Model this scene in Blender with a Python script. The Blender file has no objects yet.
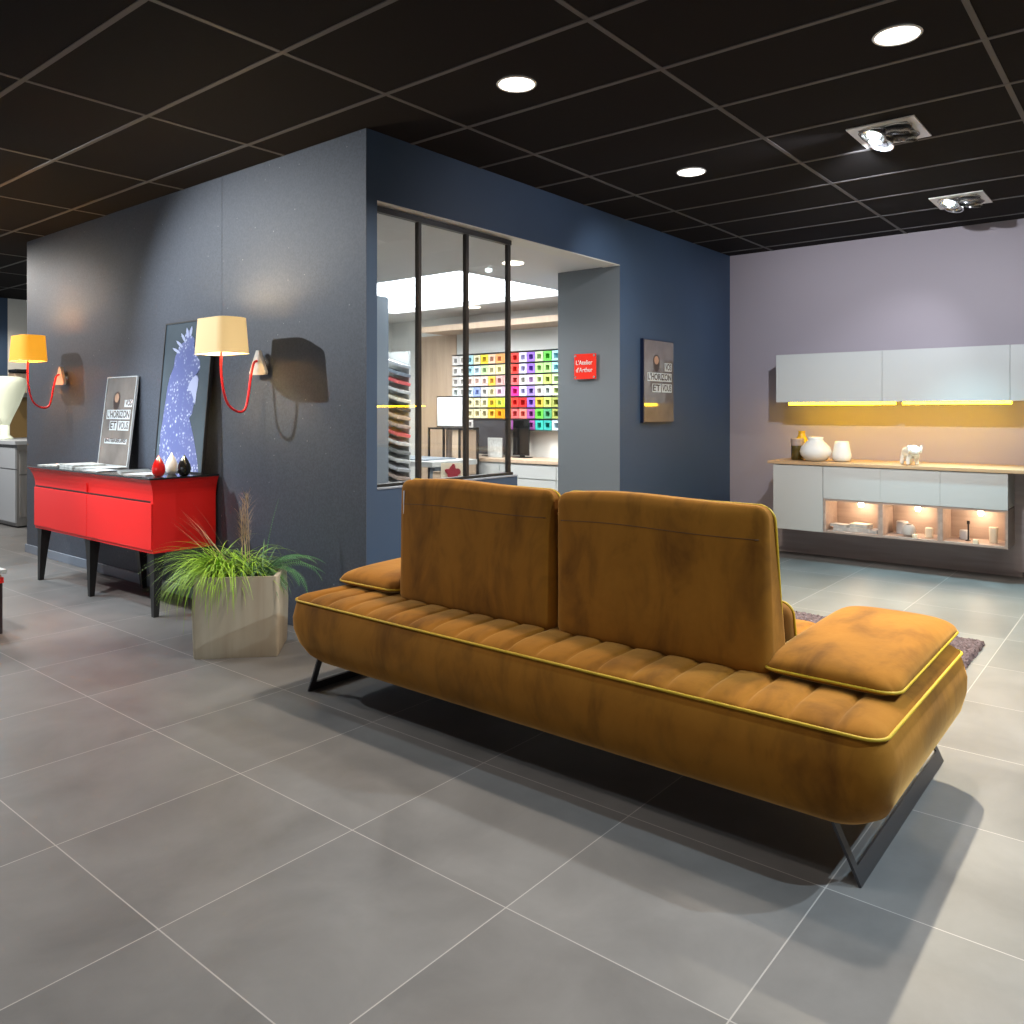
import bpy, bmesh, math, random
from mathutils import Vector, Matrix
random.seed(7)
PI = math.pi
C = bpy.context.scene.collection

# ---------------------------------------------------------------- materials
def lin(c):
    return tuple(((v/255)/12.92 if v/255 <= .04045 else ((v/255+.055)/1.055)**2.4) for v in c)

def mat(name, col, rough=.5, metal=0, spec=.5, emit=None, es=0, noise=0, nscale=8, bump=0, bscale=60, sheen=0, coat=0, col2=None):
    m = bpy.data.materials.new(name); m.use_nodes = True
    nt = m.node_tree; b = nt.nodes['Principled BSDF']
    b.inputs['Base Color'].default_value = (*col, 1)
    b.inputs['Roughness'].default_value = rough
    b.inputs['Metallic'].default_value = metal
    b.inputs['Specular IOR Level'].default_value = spec
    if coat:
        b.inputs['Coat Weight'].default_value = coat; b.inputs['Coat Roughness'].default_value = .05
    if sheen:
        b.inputs['Sheen Weight'].default_value = sheen; b.inputs['Sheen Roughness'].default_value = .35
        b.inputs['Sheen Tint'].default_value = (1, .75, .35, 1)
    if emit:
        b.inputs['Emission Color'].default_value = (*emit, 1); b.inputs['Emission Strength'].default_value = es
    tc = None
    if noise or bump or col2:
        tc = nt.nodes.new('ShaderNodeTexCoord')
    if noise or col2:
        n = nt.nodes.new('ShaderNodeTexNoise'); n.inputs['Scale'].default_value = nscale; n.inputs['Detail'].default_value = 5
        r = nt.nodes.new('ShaderNodeValToRGB')
        c2 = col2 or tuple(v*(1-noise) for v in col)
        r.color_ramp.elements[0].position = .35; r.color_ramp.elements[0].color = (*c2, 1)
        r.color_ramp.elements[1].position = .65; r.color_ramp.elements[1].color = (*col, 1)
        nt.links.new(tc.outputs['Object'], n.inputs['Vector']); nt.links.new(n.outputs['Fac'], r.inputs['Fac'])
        nt.links.new(r.outputs['Color'], b.inputs['Base Color'])
    if bump:
        n2 = nt.nodes.new('ShaderNodeTexNoise'); n2.inputs['Scale'].default_value = bscale
        bp = nt.nodes.new('ShaderNodeBump'); bp.inputs['Strength'].default_value = bump; bp.inputs['Distance'].default_value = .004
        nt.links.new(tc.outputs['Object'], n2.inputs['Vector']); nt.links.new(n2.outputs['Fac'], bp.inputs['Height'])
        nt.links.new(bp.outputs['Normal'], b.inputs['Normal'])
    return m

def N(nt, t, **k):
    n = nt.nodes.new(t)
    for a, v in k.items(): setattr(n, a, v)
    return n

def wood(name, ca, cb, axis='Z', rough=.5, scale=1.0):
    m = bpy.data.materials.new(name); m.use_nodes = True
    nt = m.node_tree; b = nt.nodes['Principled BSDF']; b.inputs['Roughness'].default_value = rough
    tc = N(nt, 'ShaderNodeTexCoord'); mp = N(nt, 'ShaderNodeMapping')
    s = [14*scale]*3; s['XYZ'.index(axis)] = 1.2*scale
    mp.inputs['Scale'].default_value = s
    n = N(nt, 'ShaderNodeTexNoise'); n.inputs['Scale'].default_value = 1.6; n.inputs['Detail'].default_value = 6; n.inputs['Distortion'].default_value = .6
    r = N(nt, 'ShaderNodeValToRGB')
    r.color_ramp.elements[0].position = .3; r.color_ramp.elements[0].color = (*cb, 1)
    r.color_ramp.elements[1].position = .7; r.color_ramp.elements[1].color = (*ca, 1)
    nt.links.new(tc.outputs['Object'], mp.inputs['Vector']); nt.links.new(mp.outputs['Vector'], n.inputs['Vector'])
    nt.links.new(n.outputs['Fac'], r.inputs['Fac']); nt.links.new(r.outputs['Color'], b.inputs['Base Color'])
    return m

def velvet_mat():
    m = bpy.data.materials.new('ochre_velvet'); m.use_nodes = True
    nt = m.node_tree; b = nt.nodes['Principled BSDF']
    tc = N(nt, 'ShaderNodeTexCoord'); mp = N(nt, 'ShaderNodeMapping'); mp.inputs['Scale'].default_value = (1.5, 2.6, 1.1)
    n = N(nt, 'ShaderNodeTexNoise'); n.inputs['Scale'].default_value = 2.6; n.inputs['Detail'].default_value = 4; n.inputs['Roughness'].default_value = .6; n.inputs['Distortion'].default_value = .5
    r = N(nt, 'ShaderNodeValToRGB')
    e = r.color_ramp.elements
    e[0].position = .30; e[0].color = (.12, .044, .004, 1)
    e[1].position = .52; e[1].color = (.235, .092, .008, 1)
    e2 = e.new(.8); e2.color = (.28, .112, .011, 1)
    nt.links.new(tc.outputs['Object'], mp.inputs['Vector']); nt.links.new(mp.outputs['Vector'], n.inputs['Vector'])
    nt.links.new(n.outputs['Fac'], r.inputs['Fac']); nt.links.new(r.outputs['Color'], b.inputs['Base Color'])
    b.inputs['Roughness'].default_value = .85; b.inputs['Specular IOR Level'].default_value = .15
    b.inputs['Sheen Weight'].default_value = .45; b.inputs['Sheen Roughness'].default_value = .4
    b.inputs['Sheen Tint'].default_value = (1, .6, .22, 1)
    n2 = N(nt, 'ShaderNodeTexNoise'); n2.inputs['Scale'].default_value = 14; n2.inputs['Detail'].default_value = 3
    bp = N(nt, 'ShaderNodeBump'); bp.inputs['Strength'].default_value = .22; bp.inputs['Distance'].default_value = .01
    nt.links.new(tc.outputs['Object'], n2.inputs['Vector']); nt.links.new(n2.outputs['Fac'], bp.inputs['Height'])
    nt.links.new(bp.outputs['Normal'], b.inputs['Normal'])
    return m

def floor_mat():
    m = bpy.data.materials.new('concrete_look_tile'); m.use_nodes = True
    nt = m.node_tree; L = nt.links.new; b = nt.nodes['Principled BSDF']
    tc = N(nt, 'ShaderNodeTexCoord'); sx = N(nt, 'ShaderNodeSeparateXYZ'); L(tc.outputs['Object'], sx.inputs[0])
    T, X1, Y1, G = .6195, 1.628, .730, .0018
    masks = []; cells = []
    for ax, off in (('X', X1), ('Y', Y1)):
        a = N(nt, 'ShaderNodeMath', operation='SUBTRACT'); L(sx.outputs[ax], a.inputs[0]); a.inputs[1].default_value = off - 40*T
        d = N(nt, 'ShaderNodeMath', operation='DIVIDE'); L(a.outputs[0], d.inputs[0]); d.inputs[1].default_value = T
        f = N(nt, 'ShaderNodeMath', operation='FRACT'); L(d.outputs[0], f.inputs[0])
        fl = N(nt, 'ShaderNodeMath', operation='FLOOR'); L(d.outputs[0], fl.inputs[0]); cells.append(fl)
        s = N(nt, 'ShaderNodeMath', operation='SUBTRACT'); L(f.outputs[0], s.inputs[0]); s.inputs[1].default_value = .5
        ab = N(nt, 'ShaderNodeMath', operation='ABSOLUTE'); L(s.outputs[0], ab.inputs[0])
        g = N(nt, 'ShaderNodeMath', operation='GREATER_THAN'); L(ab.outputs[0], g.inputs[0]); g.inputs[1].default_value = .5 - G/T
        masks.append(g)
    mx = N(nt, 'ShaderNodeMath', operation='MAXIMUM'); L(masks[0].outputs[0], mx.inputs[0]); L(masks[1].outputs[0], mx.inputs[1])
    cb = N(nt, 'ShaderNodeCombineXYZ'); L(cells[0].outputs[0], cb.inputs[0]); L(cells[1].outputs[0], cb.inputs[1])
    wn = N(nt, 'ShaderNodeTexWhiteNoise', noise_dimensions='3D'); L(cb.outputs[0], wn.inputs['Vector'])
    # cloudy concrete pattern, shifted per tile
    sc = N(nt, 'ShaderNodeVectorMath', operation='SCALE'); L(wn.outputs['Color'], sc.inputs[0]); sc.inputs['Scale'].default_value = 9
    ad = N(nt, 'ShaderNodeVectorMath', operation='ADD'); L(tc.outputs['Object'], ad.inputs[0]); L(sc.outputs[0], ad.inputs[1])
    n = N(nt, 'ShaderNodeTexNoise'); n.inputs['Scale'].default_value = 2.4; n.inputs['Detail'].default_value = 7; n.inputs['Roughness'].default_value = .6; n.inputs['Distortion'].default_value = .4
    L(ad.outputs[0], n.inputs['Vector'])
    r = N(nt, 'ShaderNodeValToRGB')
    r.color_ramp.elements[0].position = .3; r.color_ramp.elements[0].color = (.108, .105, .102, 1)
    r.color_ramp.elements[1].position = .72; r.color_ramp.elements[1].color = (.175, .170, .164, 1)
    L(n.outputs['Fac'], r.inputs['Fac'])
    mr = N(nt, 'ShaderNodeMapRange'); L(wn.outputs['Value'], mr.inputs['Value']); mr.inputs['To Min'].default_value = .93; mr.inputs['To Max'].default_value = 1.06
    vs = N(nt, 'ShaderNodeVectorMath', operation='SCALE'); L(r.outputs['Color'], vs.inputs[0]); L(mr.outputs[0], vs.inputs['Scale'])
    mi = N(nt, 'ShaderNodeMix', data_type='RGBA'); L(mx.outputs[0], mi.inputs['Factor']); L(vs.outputs[0], mi.inputs['A']); mi.inputs['B'].default_value = (.34, .32, .30, 1)
    L(mi.outputs['Result'], b.inputs['Base Color'])
    b.inputs['Roughness'].default_value = .33; b.inputs['Specular IOR Level'].default_value = .5
    rr = N(nt, 'ShaderNodeMapRange'); L(n.outputs['Fac'], rr.inputs['Value']); rr.inputs['To Min'].default_value = .36; rr.inputs['To Max'].default_value = .52
    L(rr.outputs[0], b.inputs['Roughness'])
    return m

def speckle_wall_mat(name, col, spk=True):
    m = bpy.data.materials.new(name); m.use_nodes = True
    nt = m.node_tree; L = nt.links.new; b = nt.nodes['Principled BSDF']; b.inputs['Roughness'].default_value = .6
    tc = N(nt, 'ShaderNodeTexCoord')
    v = N(nt, 'ShaderNodeTexVoronoi'); v.inputs['Scale'].default_value = 16; L(tc.outputs['Object'], v.inputs['Vector'])
    lt = N(nt, 'ShaderNodeMath', operation='LESS_THAN'); L(v.outputs['Distance'], lt.inputs[0]); lt.inputs[1].default_value = .07
    wn = N(nt, 'ShaderNodeTexWhiteNoise'); L(v.outputs['Position'], wn.inputs['Vector'])
    g = N(nt, 'ShaderNodeMath', operation='GREATER_THAN'); L(wn.outputs['Value'], g.inputs[0]); g.inputs[1].default_value = .72
    mu = N(nt, 'ShaderNodeMath', operation='MULTIPLY'); L(lt.outputs[0], mu.inputs[0]); L(g.outputs[0], mu.inputs[1])
    n = N(nt, 'ShaderNodeTexNoise'); n.inputs['Scale'].default_value = 90; L(tc.outputs['Object'], n.inputs['Vector'])
    r = N(nt, 'ShaderNodeValToRGB')
    r.color_ramp.elements[0].position = .35; r.color_ramp.elements[0].color = (*[c*.82 for c in col], 1)
    r.color_ramp.elements[1].position = .7; r.color_ramp.elements[1].color = (*[c*1.15 for c in col], 1)
    L(n.outputs['Fac'], r.inputs['Fac'])
    mi = N(nt, 'ShaderNodeMix', data_type='RGBA'); L(mu.outputs[0], mi.inputs['Factor']); L(r.outputs['Color'], mi.inputs['A']); mi.inputs['B'].default_value = (.22, .24, .27, 1)
    L(mi.outputs['Result'], b.inputs['Base Color'])
    return m

def glass_mat():
    m = bpy.data.materials.new('clear_glass'); m.use_nodes = True
    nt = m.node_tree; L = nt.links.new
    nt.nodes.remove(nt.nodes['Principled BSDF']); out = nt.nodes['Material Output']
    t = N(nt, 'ShaderNodeBsdfTransparent'); t.inputs[0].default_value = (.97, .98, .98, 1)
    g = N(nt, 'ShaderNodeBsdfGlossy'); g.inputs['Roughness'].default_value = .01
    f = N(nt, 'ShaderNodeFresnel'); ge = N(nt, 'ShaderNodeNewGeometry'); io = N(nt, 'ShaderNodeMapRange'); io.inputs['To Min'].default_value = 1.8; io.inputs['To Max'].default_value = 1/1.8
    L(ge.outputs['Backfacing'], io.inputs['Value']); L(io.outputs[0], f.inputs[0])
    mx = N(nt, 'ShaderNodeMixShader'); L(f.outputs[0], mx.inputs[0]); L(t.outputs[0], mx.inputs[1]); L(g.outputs[0], mx.inputs[2])
    L(mx.outputs[0], out.inputs['Surface'])
    return m

def bird_mat():
    m = bpy.data.materials.new('bird_print'); m.use_nodes = True
    nt = m.node_tree; L = nt.links.new; b = nt.nodes['Principled BSDF']; b.inputs['Roughness'].default_value = .3
    tc = N(nt, 'ShaderNodeTexCoord')
    v = N(nt, 'ShaderNodeTexVoronoi'); v.inputs['Scale'].default_value = 42; L(tc.outputs['Object'], v.inputs['Vector'])
    r = N(nt, 'ShaderNodeValToRGB'); e = r.color_ramp.elements
    e[0].position = .18; e[0].color = (.72, .78, .95, 1)
    e[1].position = .42; e[1].color = (.13, .16, .36, 1)
    L(v.outputs['Distance'], r.inputs['Fac'])
    n = N(nt, 'ShaderNodeTexNoise'); n.inputs['Scale'].default_value = 9; L(tc.outputs['Object'], n.inputs['Vector'])
    r2 = N(nt, 'ShaderNodeValToRGB'); r2.color_ramp.elements[0].position = .42; r2.color_ramp.elements[1].position = .58; L(n.outputs['Fac'], r2.inputs['Fac'])
    mi = N(nt, 'ShaderNodeMix', data_type='RGBA'); L(r2.outputs['Color'], mi.inputs['Factor']); mi.inputs['A'].default_value = (.12, .15, .36, 1); L(r.outputs['Color'], mi.inputs['B'])
    L(mi.outputs['Result'], b.inputs['Base Color'])
    return m

M = dict(
    floor=floor_mat(), velvet=velvet_mat(), glass=glass_mat(),
    piping=mat('mustard_piping', (.44, .28, .006), .6),
    leftwall=speckle_wall_mat('speckled_anthracite_wall', (.066, .078, .103)),
    bluewall=mat('blue_paint', (.038, .072, .135), .55, noise=.05, nscale=3),
    greywall=mat('slate_paint', (.15, .18, .21), .55),
    purple=mat('taupe_lilac_paint', (.36, .315, .345), .6),
    plinth=wood('taupe_plinth', (.40, .335, .33), (.33, .275, .27), 'Y', .6),
    ceil=mat('black_ceiling_tile', (.012, .010, .010), .9, spec=.15),
    tee=mat('grey_ceiling_tee', (.10, .094, .093), .6, spec=.3),
    white=mat('white_lacquer', (.50, .515, .50), .35),
    white2=mat('white_paint', (.72, .72, .68), .6),
    intceil=mat('light_grey_plaster', (.72, .72, .71), .7),
    offwhite=mat('cream_lacquer', (.62, .62, .60), .3),
    black=mat('black_metal', (.012, .012, .012), .4),
    blackgloss=mat('black_gloss', (.008, .008, .008), .12, coat=.6),
    darkbronze=mat('bronze_frame', (.035, .03, .027), .4, metal=.3),
    gunmetal=mat('gunmetal_leg', (.06, .058, .062), .35, metal=.6),
    red=mat('red_lacquer', (.80, .018, .016), .32),
    redgloss=mat('red_ceramic', (.62, .012, .010), .1, coat=.8),
    whitegloss=mat('white_ceramic', (.78, .78, .74), .12, coat=.6),
    redtube=mat('red_tube', (.75, .02, .03), .35),
    redsign=mat('red_plexiglass', (.85, .03, .015), .15, coat=.5),
    oak=wood('oak_worktop', (.56, .37, .21), (.44, .28, .15), 'Y', .4),
    oakpale=wood('pale_oak', (.60, .45, .32), (.50, .36, .25), 'Z', .5, .7),
    greyoak=wood('grey_oak_niche', (.42, .33, .28), (.32, .25, .21), 'Y', .5),
    skirting=mat('grey_skirting', (.20, .235, .29), .5),
    chrome=mat('satin_steel', (.6, .6, .6), .25, metal=.9),
    paper=mat('printed_paper', (.62, .64, .62), .5, noise=.35, nscale=25),
    paper2=mat('grey_cover', (.22, .23, .22), .4, noise=.4, nscale=30),
    soil=mat('dark_soil', (.03, .02, .015), .9),
    pot=wood('beige_concrete_pot', (.50, .44, .33), (.38, .31, .22), 'Z', .8, .45),
    sedge=mat('lime_green_grass', (.42, .66, .05), .5, col2=(.25, .46, .03), nscale=12),
    fern=mat('dark_green_fern', (.05, .17, .06), .5, col2=(.10, .25, .10), nscale=14),
    drygrass=mat('dry_pinkish_grass', (.50, .36, .24), .7),
    graphite=mat('graphite_screen', (.045, .045, .05), .15),
    rug=mat('plum_shag', (.12, .085, .095), .95, noise=.55, nscale=90),
    grey=mat('light_grey_laminate', (.42, .44, .46), .35),
    greyside=wood('grey_wood_side', (.27, .26, .25), (.19, .185, .18), 'Z', .5),
    amber=mat('amber_ceramic', (.55, .33, .02), .2, coat=.4),
    olive=mat('olive_bottle', (.08, .06, .012), .15, coat=.4),
    candle=mat('ivory_wax', (.75, .68, .52), .5),
    burgundy=mat('burgundy_leather', (.32, .02, .035), .5),
    brown=mat('bronze_panel', (.20, .13, .05), .3),
    deskgrey=mat('blue_grey_frame', (.20, .24, .28), .4),
    darkbrown=mat('dark_table_body', (.025, .01, .012), .3),
    led_disc=mat('lit_diffuser', (.9, .9, .9), .5, emit=(1, .93, .86), es=2.2),
    led_cool=mat('lit_lens', (.9, .9, .9), .5, emit=(.85, 1, 1), es=9),
    led_yellow=mat('lit_yellow_strip', (1, .8, .2), .5, emit=(1, .60, .006), es=18),
    bulb=mat('lit_bulb', (1, 1, 1), .5, emit=(1, .78, .5), es=22),
    skylight=mat('luminous_ceiling', (.9, .9, .9), .5, emit=(.88, .94, 1), es=4.5),
    screenwhite=mat('white_board_surface', (.72, .74, .75), .3),
    shade_cream=mat('lit_cream_fabric', (.75, .62, .38), .8, emit=(1, .66, .26), es=.34, bump=.2, bscale=200),
    shade_amber=mat('lit_amber_fabric', (.8, .45, .08), .8, emit=(1, .40, .02), es=.50, bump=.2, bscale=200),
    shade_pale=mat('lit_pale_shade', (.8, .82, .65), .6, emit=(.95, 1, .72), es=.16),
    print_sepia=mat('poster_print', (.25, .21, .18), .06, noise=.45, nscale=4, coat=1),
    print_grey=mat('poster_print_dim', (.22, .19, .18), .06, noise=.4, nscale=4, coat=1),
    skin=mat('printed_skin', (.50, .30, .20), .3),
    hair=mat('printed_dark', (.05, .03, .025), .3),
    textbox=mat('printed_white', (.62, .66, .68), .3),
    slatebg=mat('slate_print_background', (.085, .115, .14), .25, noise=.2, nscale=3),
    bird=bird_mat(), birdpale=mat('pale_beak', (.45, .50, .72), .3), navy=mat('navy_edge', (.006, .012, .04), .3),
    seamdark=mat('dark_thread_seam', (.07, .028, .004), .8),
    tag=mat('white_card', (.7, .7, .72), .5),
)
M['velvet'].diffuse_color = (.3, .12, .01, 1)

# ---------------------------------------------------------------- geometry helpers
def wloc(p):
    v = Vector((0, 0, 0))
    while p is not None:
        v += p.location; p = p.parent
    return v

def obj(name, bm, m, parent=None, smooth=False, world=True):
    if parent is not None and world:
        bmesh.ops.translate(bm, verts=bm.verts, vec=-wloc(parent))
    me = bpy.data.meshes.new(name); bmesh.ops.recalc_face_normals(bm, faces=bm.faces)
    bm.to_mesh(me); bm.free()
    if smooth:
        for p in me.polygons: p.use_smooth = True
        if smooth != 'all':
            try: me.set_sharp_from_angle(angle=math.radians(38))
            except Exception: pass
    me.materials.append(M[m] if isinstance(m, str) else m)
    o = bpy.data.objects.new(name, me); C.objects.link(o)
    if parent is not None: o.parent = parent
    return o

def tag(o, label, cat, group=None):
    o['label'] = label; o['category'] = cat
    if group: o['group'] = group
    return o

def thing(name, label, cat, loc=(0, 0, 0), group=None, rz=0):
    o = bpy.data.objects.new(name, None); C.objects.link(o); o.empty_display_size = .1
    o.location = loc; o.rotation_euler = (0, 0, rz)
    return tag(o, label, cat, group)

def struct(name, bm, m, smooth=False):
    o = obj(name, bm, m, smooth=smooth); o['kind'] = 'structure'; return o

def NB(): return bmesh.new()

def box(bm, x0, x1, y0, y1, z0, z1, bev=0, mtx=None, seg=2):
    r = bmesh.ops.create_cube(bm, size=1); vs = r['verts']
    for v in vs:
        v.co = Vector((x0+(v.co.x+.5)*(x1-x0), y0+(v.co.y+.5)*(y1-y0), z0+(v.co.z+.5)*(z1-z0)))
    if bev:
        es = list({e for v in vs for e in v.link_edges})
        r2 = bmesh.ops.bevel(bm, geom=es, offset=bev, segments=seg, affect='EDGES', profile=.5)
        vs = list({v for f in r2['faces'] for v in f.verts} | {v for v in vs if v.is_valid})
    if mtx is not None:
        bmesh.ops.transform(bm, matrix=mtx, verts=vs)
    return bm

def B(*a, **k): return box(NB(), *a, **k)

def tube(bm, pts, r, closed=False, n=10, cap=True):
    pts = [Vector(p) for p in pts]; m = len(pts); rings = []
    rr = r if callable(r) else (lambda i: r)
    up = None
    for i, p in enumerate(pts):
        if closed: t = pts[(i+1) % m]-pts[i-1]
        else: t = pts[min(i+1, m-1)]-pts[max(i-1, 0)]
        t.normalize()
        if up is None:
            up = Vector((0, 0, 1)) if abs(t.z) < .9 else Vector((1, 0, 0))
        up = (up - t*up.dot(t)).normalized(); s = t.cross(up)
        rings.append([bm.verts.new(p + (up*math.cos(2*PI*k/n)+s*math.sin(2*PI*k/n))*rr(i/(max(1, m-1)))) for k in range(n)])
    for i in range(m if closed else m-1):
        a, b = rings[i], rings[(i+1) % m]
        for k in range(n): bm.faces.new((a[k], a[(k+1) % n], b[(k+1) % n], b[k]))
    if cap and not closed:
        bm.faces.new(rings[0]); bm.faces.new(rings[-1][::-1])
    return bm

def lathe(bm, prof, loc=(0, 0, 0), n=32, cap=True, mtx=None):
    rings = []; loc = Vector(loc)
    for r, z in prof:
        vs = []
        for k in range(n):
            p = Vector((r*math.cos(2*PI*k/n), r*math.sin(2*PI*k/n), z))
            if mtx is not None: p = mtx @ p
            vs.append(bm.verts.new(p+loc))
        rings.append(vs)
    for a, b in zip(rings, rings[1:]):
        for k in range(n): bm.faces.new((a[k], a[(k+1) % n], b[(k+1) % n], b[k]))
    if cap:
        bm.faces.new(rings[0][::-1]); bm.faces.new(rings[-1])
    return bm

def loft(bm, rings, cap=True):
    R = [[bm.verts.new(p) for p in r] for r in rings]; n = len(R[0])
    for a, b in zip(R, R[1:]):
        for k in range(n): bm.faces.new((a[k], a[(k+1) % n], b[(k+1) % n], b[k]))
    if cap: bm.faces.new(R[0][::-1]); bm.faces.new(R[-1])
    return bm

def rrect(x0, x1, y0, y1, r, z, n=10, step=.04):
    """rounded rectangle as an evenly walked ring, always the same point count for the same n/step base"""
    pts = []
    for cx, cy, a0 in ((x1-r, y1-r, 0), (x0+r, y1-r, 90), (x0+r, y0+r, 180), (x1-r, y0+r, 270)):
        for k in range(n+1):
            a = math.radians(a0+90*k/n); pts.append(Vector((cx+r*math.cos(a), cy+r*math.sin(a), z)))
    return pts

def prism(bm, outline, f0, f1):
    """outline: 2D pts -> f0(p), f1(p) give 3D for the two faces"""
    a = [bm.verts.new(f0(p)) for p in outline]; b = [bm.verts.new(f1(p)) for p in outline]
    n = len(a)
    bm.faces.new(a); bm.faces.new(b[::-1])
    for k in range(n): bm.faces.new((a[k], b[k], b[(k+1) % n], a[(k+1) % n]))
    return bm

def softbox(hx, hy, hz, r, n=22, fn=None, pw=.55):
    bm = NB(); bmesh.ops.create_cube(bm, size=2)
    bmesh.ops.subdivide_edges(bm, edges=bm.edges[:], cuts=n, use_grid_fill=True)
    h = (hx, hy, hz)
    for v in bm.verts:
        p = [math.copysign(abs(c)**pw, c) for c in v.co]
        q = Vector([p[i]*h[i] for i in range(3)])
        inn = Vector([max(-(h[i]-r), min(h[i]-r, q[i])) for i in range(3)])
        d = q-inn
        if d.length > 1e-6: q = inn + d.normalized()*r
        nrm = Vector([q[i]/h[i] for i in range(3)])
        v.co = fn(q, nrm) if fn else q
    return bm

def pillow(hx, hy, tu, td, r=.06, nx=44, ny=26):
    bm = NB(); grids = []
    for sgn, t in ((1, tu), (-1, td)):
        g = []
        for i in range(nx+1):
            row = []
            for j in range(ny+1):
                s = math.sin((i/nx-.5)*PI); w = math.sin((j/ny-.5)*PI)
                x, y = s*hx, w*hy
                cx, cy = hx-r, hy-r
                if abs(x) > cx and abs(y) > cy:
                    dx, dy = abs(x)-cx, abs(y)-cy; l = math.hypot(dx, dy); mx = max(dx, dy)
                    if l > 1e-9:
                        k = mx/l; dx *= k; dy *= k
                    x = math.copysign(cx+dx, x); y = math.copysign(cy+dy, y)
                P = max(0, 1-abs(s)**5)*max(0, 1-abs(w)**4)
                z = sgn*t*(P**.42)*(1+.06*math.sin(7*x+3*y)*P)
                row.append(bm.verts.new((x, y, z)))
            g.append(row)
        for i in range(nx):
            for j in range(ny):
                bm.faces.new((g[i][j], g[i+1][j], g[i+1][j+1], g[i][j+1]))
    bmesh.ops.remove_doubles(bm, verts=bm.verts, dist=.0005)
    return bm

def xf(bm, mtx):
    bmesh.ops.transform(bm, matrix=mtx, verts=bm.verts); return bm

def text_bm(s, size, ax_r, ax_u, origin, depth=.001, bold=0, align='LEFT', width=None):
    cu = bpy.data.curves.new('t', 'FONT'); cu.body = s; cu.size = size; cu.align_x = align; cu.offset = bold
    to = bpy.data.objects.new('t', cu); C.objects.link(to)
    bpy.context.view_layer.update()
    me = bpy.data.meshes.new_from_object(to)
    bm = NB(); bm.from_mesh(me)
    bpy.data.objects.remove(to); bpy.data.meshes.remove(me); bpy.data.curves.remove(cu)
    r, u = Vector(ax_r), Vector(ax_u); nrm = r.cross(u)
    xs = [v.co.x for v in bm.verts]; k = 1
    if width and xs: k = width/(max(xs)-min(xs))
    x0 = min(xs) if width and xs else 0
    ret = bmesh.ops.extrude_face_region(bm, geom=bm.faces[:])
    for g in ret['geom']:
        if isinstance(g, bmesh.types.BMVert): g.co.z += depth
    for v in bm.verts: v.co = Vector(origin)+r*((v.co.x-x0)*k)+u*v.co.y+nrm*v.co.z
    return bm

# ---------------------------------------------------------------- dimensions of the place
ZC = 2.87; WX = 2.95; BY = 3.45; PX = 7.71; SZ = 2.487   # ceiling, side wall plane, blue wall plane, lilac wall plane, workshop soffit
OX0, OX1 = 3.03, 5.609                                   # opening in the blue wall

# ---------------------------------------------------------------- setting
struct('floor', B(-7, 14, -5.2, 13, -.1, 0), 'floor')
struct('ceiling', B(-7, 14, -5.2, 13, ZC, ZC+.1), 'ceil')
bm = NB()
for i in range(-14, 22):
    x = 1.495+.6*i
    if x < 14: box(bm, x-.012, x+.012, -5.2, 13, ZC-.004, ZC)
for j in range(-6, 9):
    y = 3.007+1.2*j
    box(bm, -7, 14, y-.012, y+.012, ZC-.003, ZC)
struct('trim_1', bm, 'tee')

struct('wall_left', B(WX, WX+.06, 4.909, 8.205, 0, ZC), 'leftwall')
struct('wall_left_panel', box(B(WX, WX+.06, BY+.151, 4.905, 0, ZC), WX, WX+.003, BY, BY+.151, 0, ZC), 'leftwall')
struct('trim_2', B(WX+.004, WX+.05, 4.902, 4.912, 0, ZC), mat('pale_joint', (.17, .18, .19), .5))
struct('baseboard_left', B(WX-.014, WX, 4.2, 8.22, 0, .075, bev=.003), 'skirting')
bm = NB()
box(bm, WX+.0032, OX0, BY, BY+.15, 0, ZC); box(bm, OX0, 4.285, BY, BY+.15, 0, .86)
box(bm, OX0, OX1, BY, BY+.15, SZ, ZC); box(bm, OX1+.001, PX, BY, BY+.615, 0, ZC)
struct('wall_blue', bm, 'bluewall')
struct('trim_3', box(B(OX0, OX1, BY+.0005, BY+.16, SZ-.006, SZ-.001), OX0, OX0+.002, BY+.151, BY+.16, .868, SZ-.006), 'white2')
struct('wall_jamb', B(OX1, OX1+.012, BY+.003, BY+.619, 0, SZ), 'greywall')
struct('wall_lilac', B(PX, PX+.1, -5.2, BY, 0, ZC), 'purple')
struct('wall_end', B(-7, PX, -5.3, -5.2, 0, ZC), 'white2')
# workshop shell
struct('ceiling_workshop', box(box(box(box(NB(), WX+.06, 5.0, BY+.15, 8.12, SZ, SZ+.05), 6.7, 7.5, BY+.15, 8.12, SZ, SZ+.05), 5.0, 6.7, BY+.15, 4.66, SZ, SZ+.05), 5.0, 6.7, 7.3, 8.12, SZ, SZ+.05), 'intceil')
struct('wall_workshop', B(7.4, 7.5, BY+.62, 8.12, 0, SZ), 'white2')
struct('wall_workshop_far', B(WX+.062, 7.5, 8.12, 8.2, 0, SZ+.05), 'white2')
struct('wall_workshop_side', B(WX+.062, WX+.09, BY+.15, 8.12, 0, SZ), 'white2')
t = thing('ceiling_light', 'large luminous white rectangular panel in the workshop ceiling', 'ceiling light', (5.85, 5.98, SZ+.05))
obj('diffuser', B(5.0, 6.7, 4.66, 7.3, SZ+.052, SZ+.06), 'skylight', t)
# far room seen past the end of the dark wall
bm = NB(); box(bm, 2.0, 4.25, 12.5, 12.6, 0, ZC)
struct('wall_far', bm, 'bluewall')
struct('wall_far_panel', B(4.25, 8, 12.5, 12.6, 0, ZC), 'white2')

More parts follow.
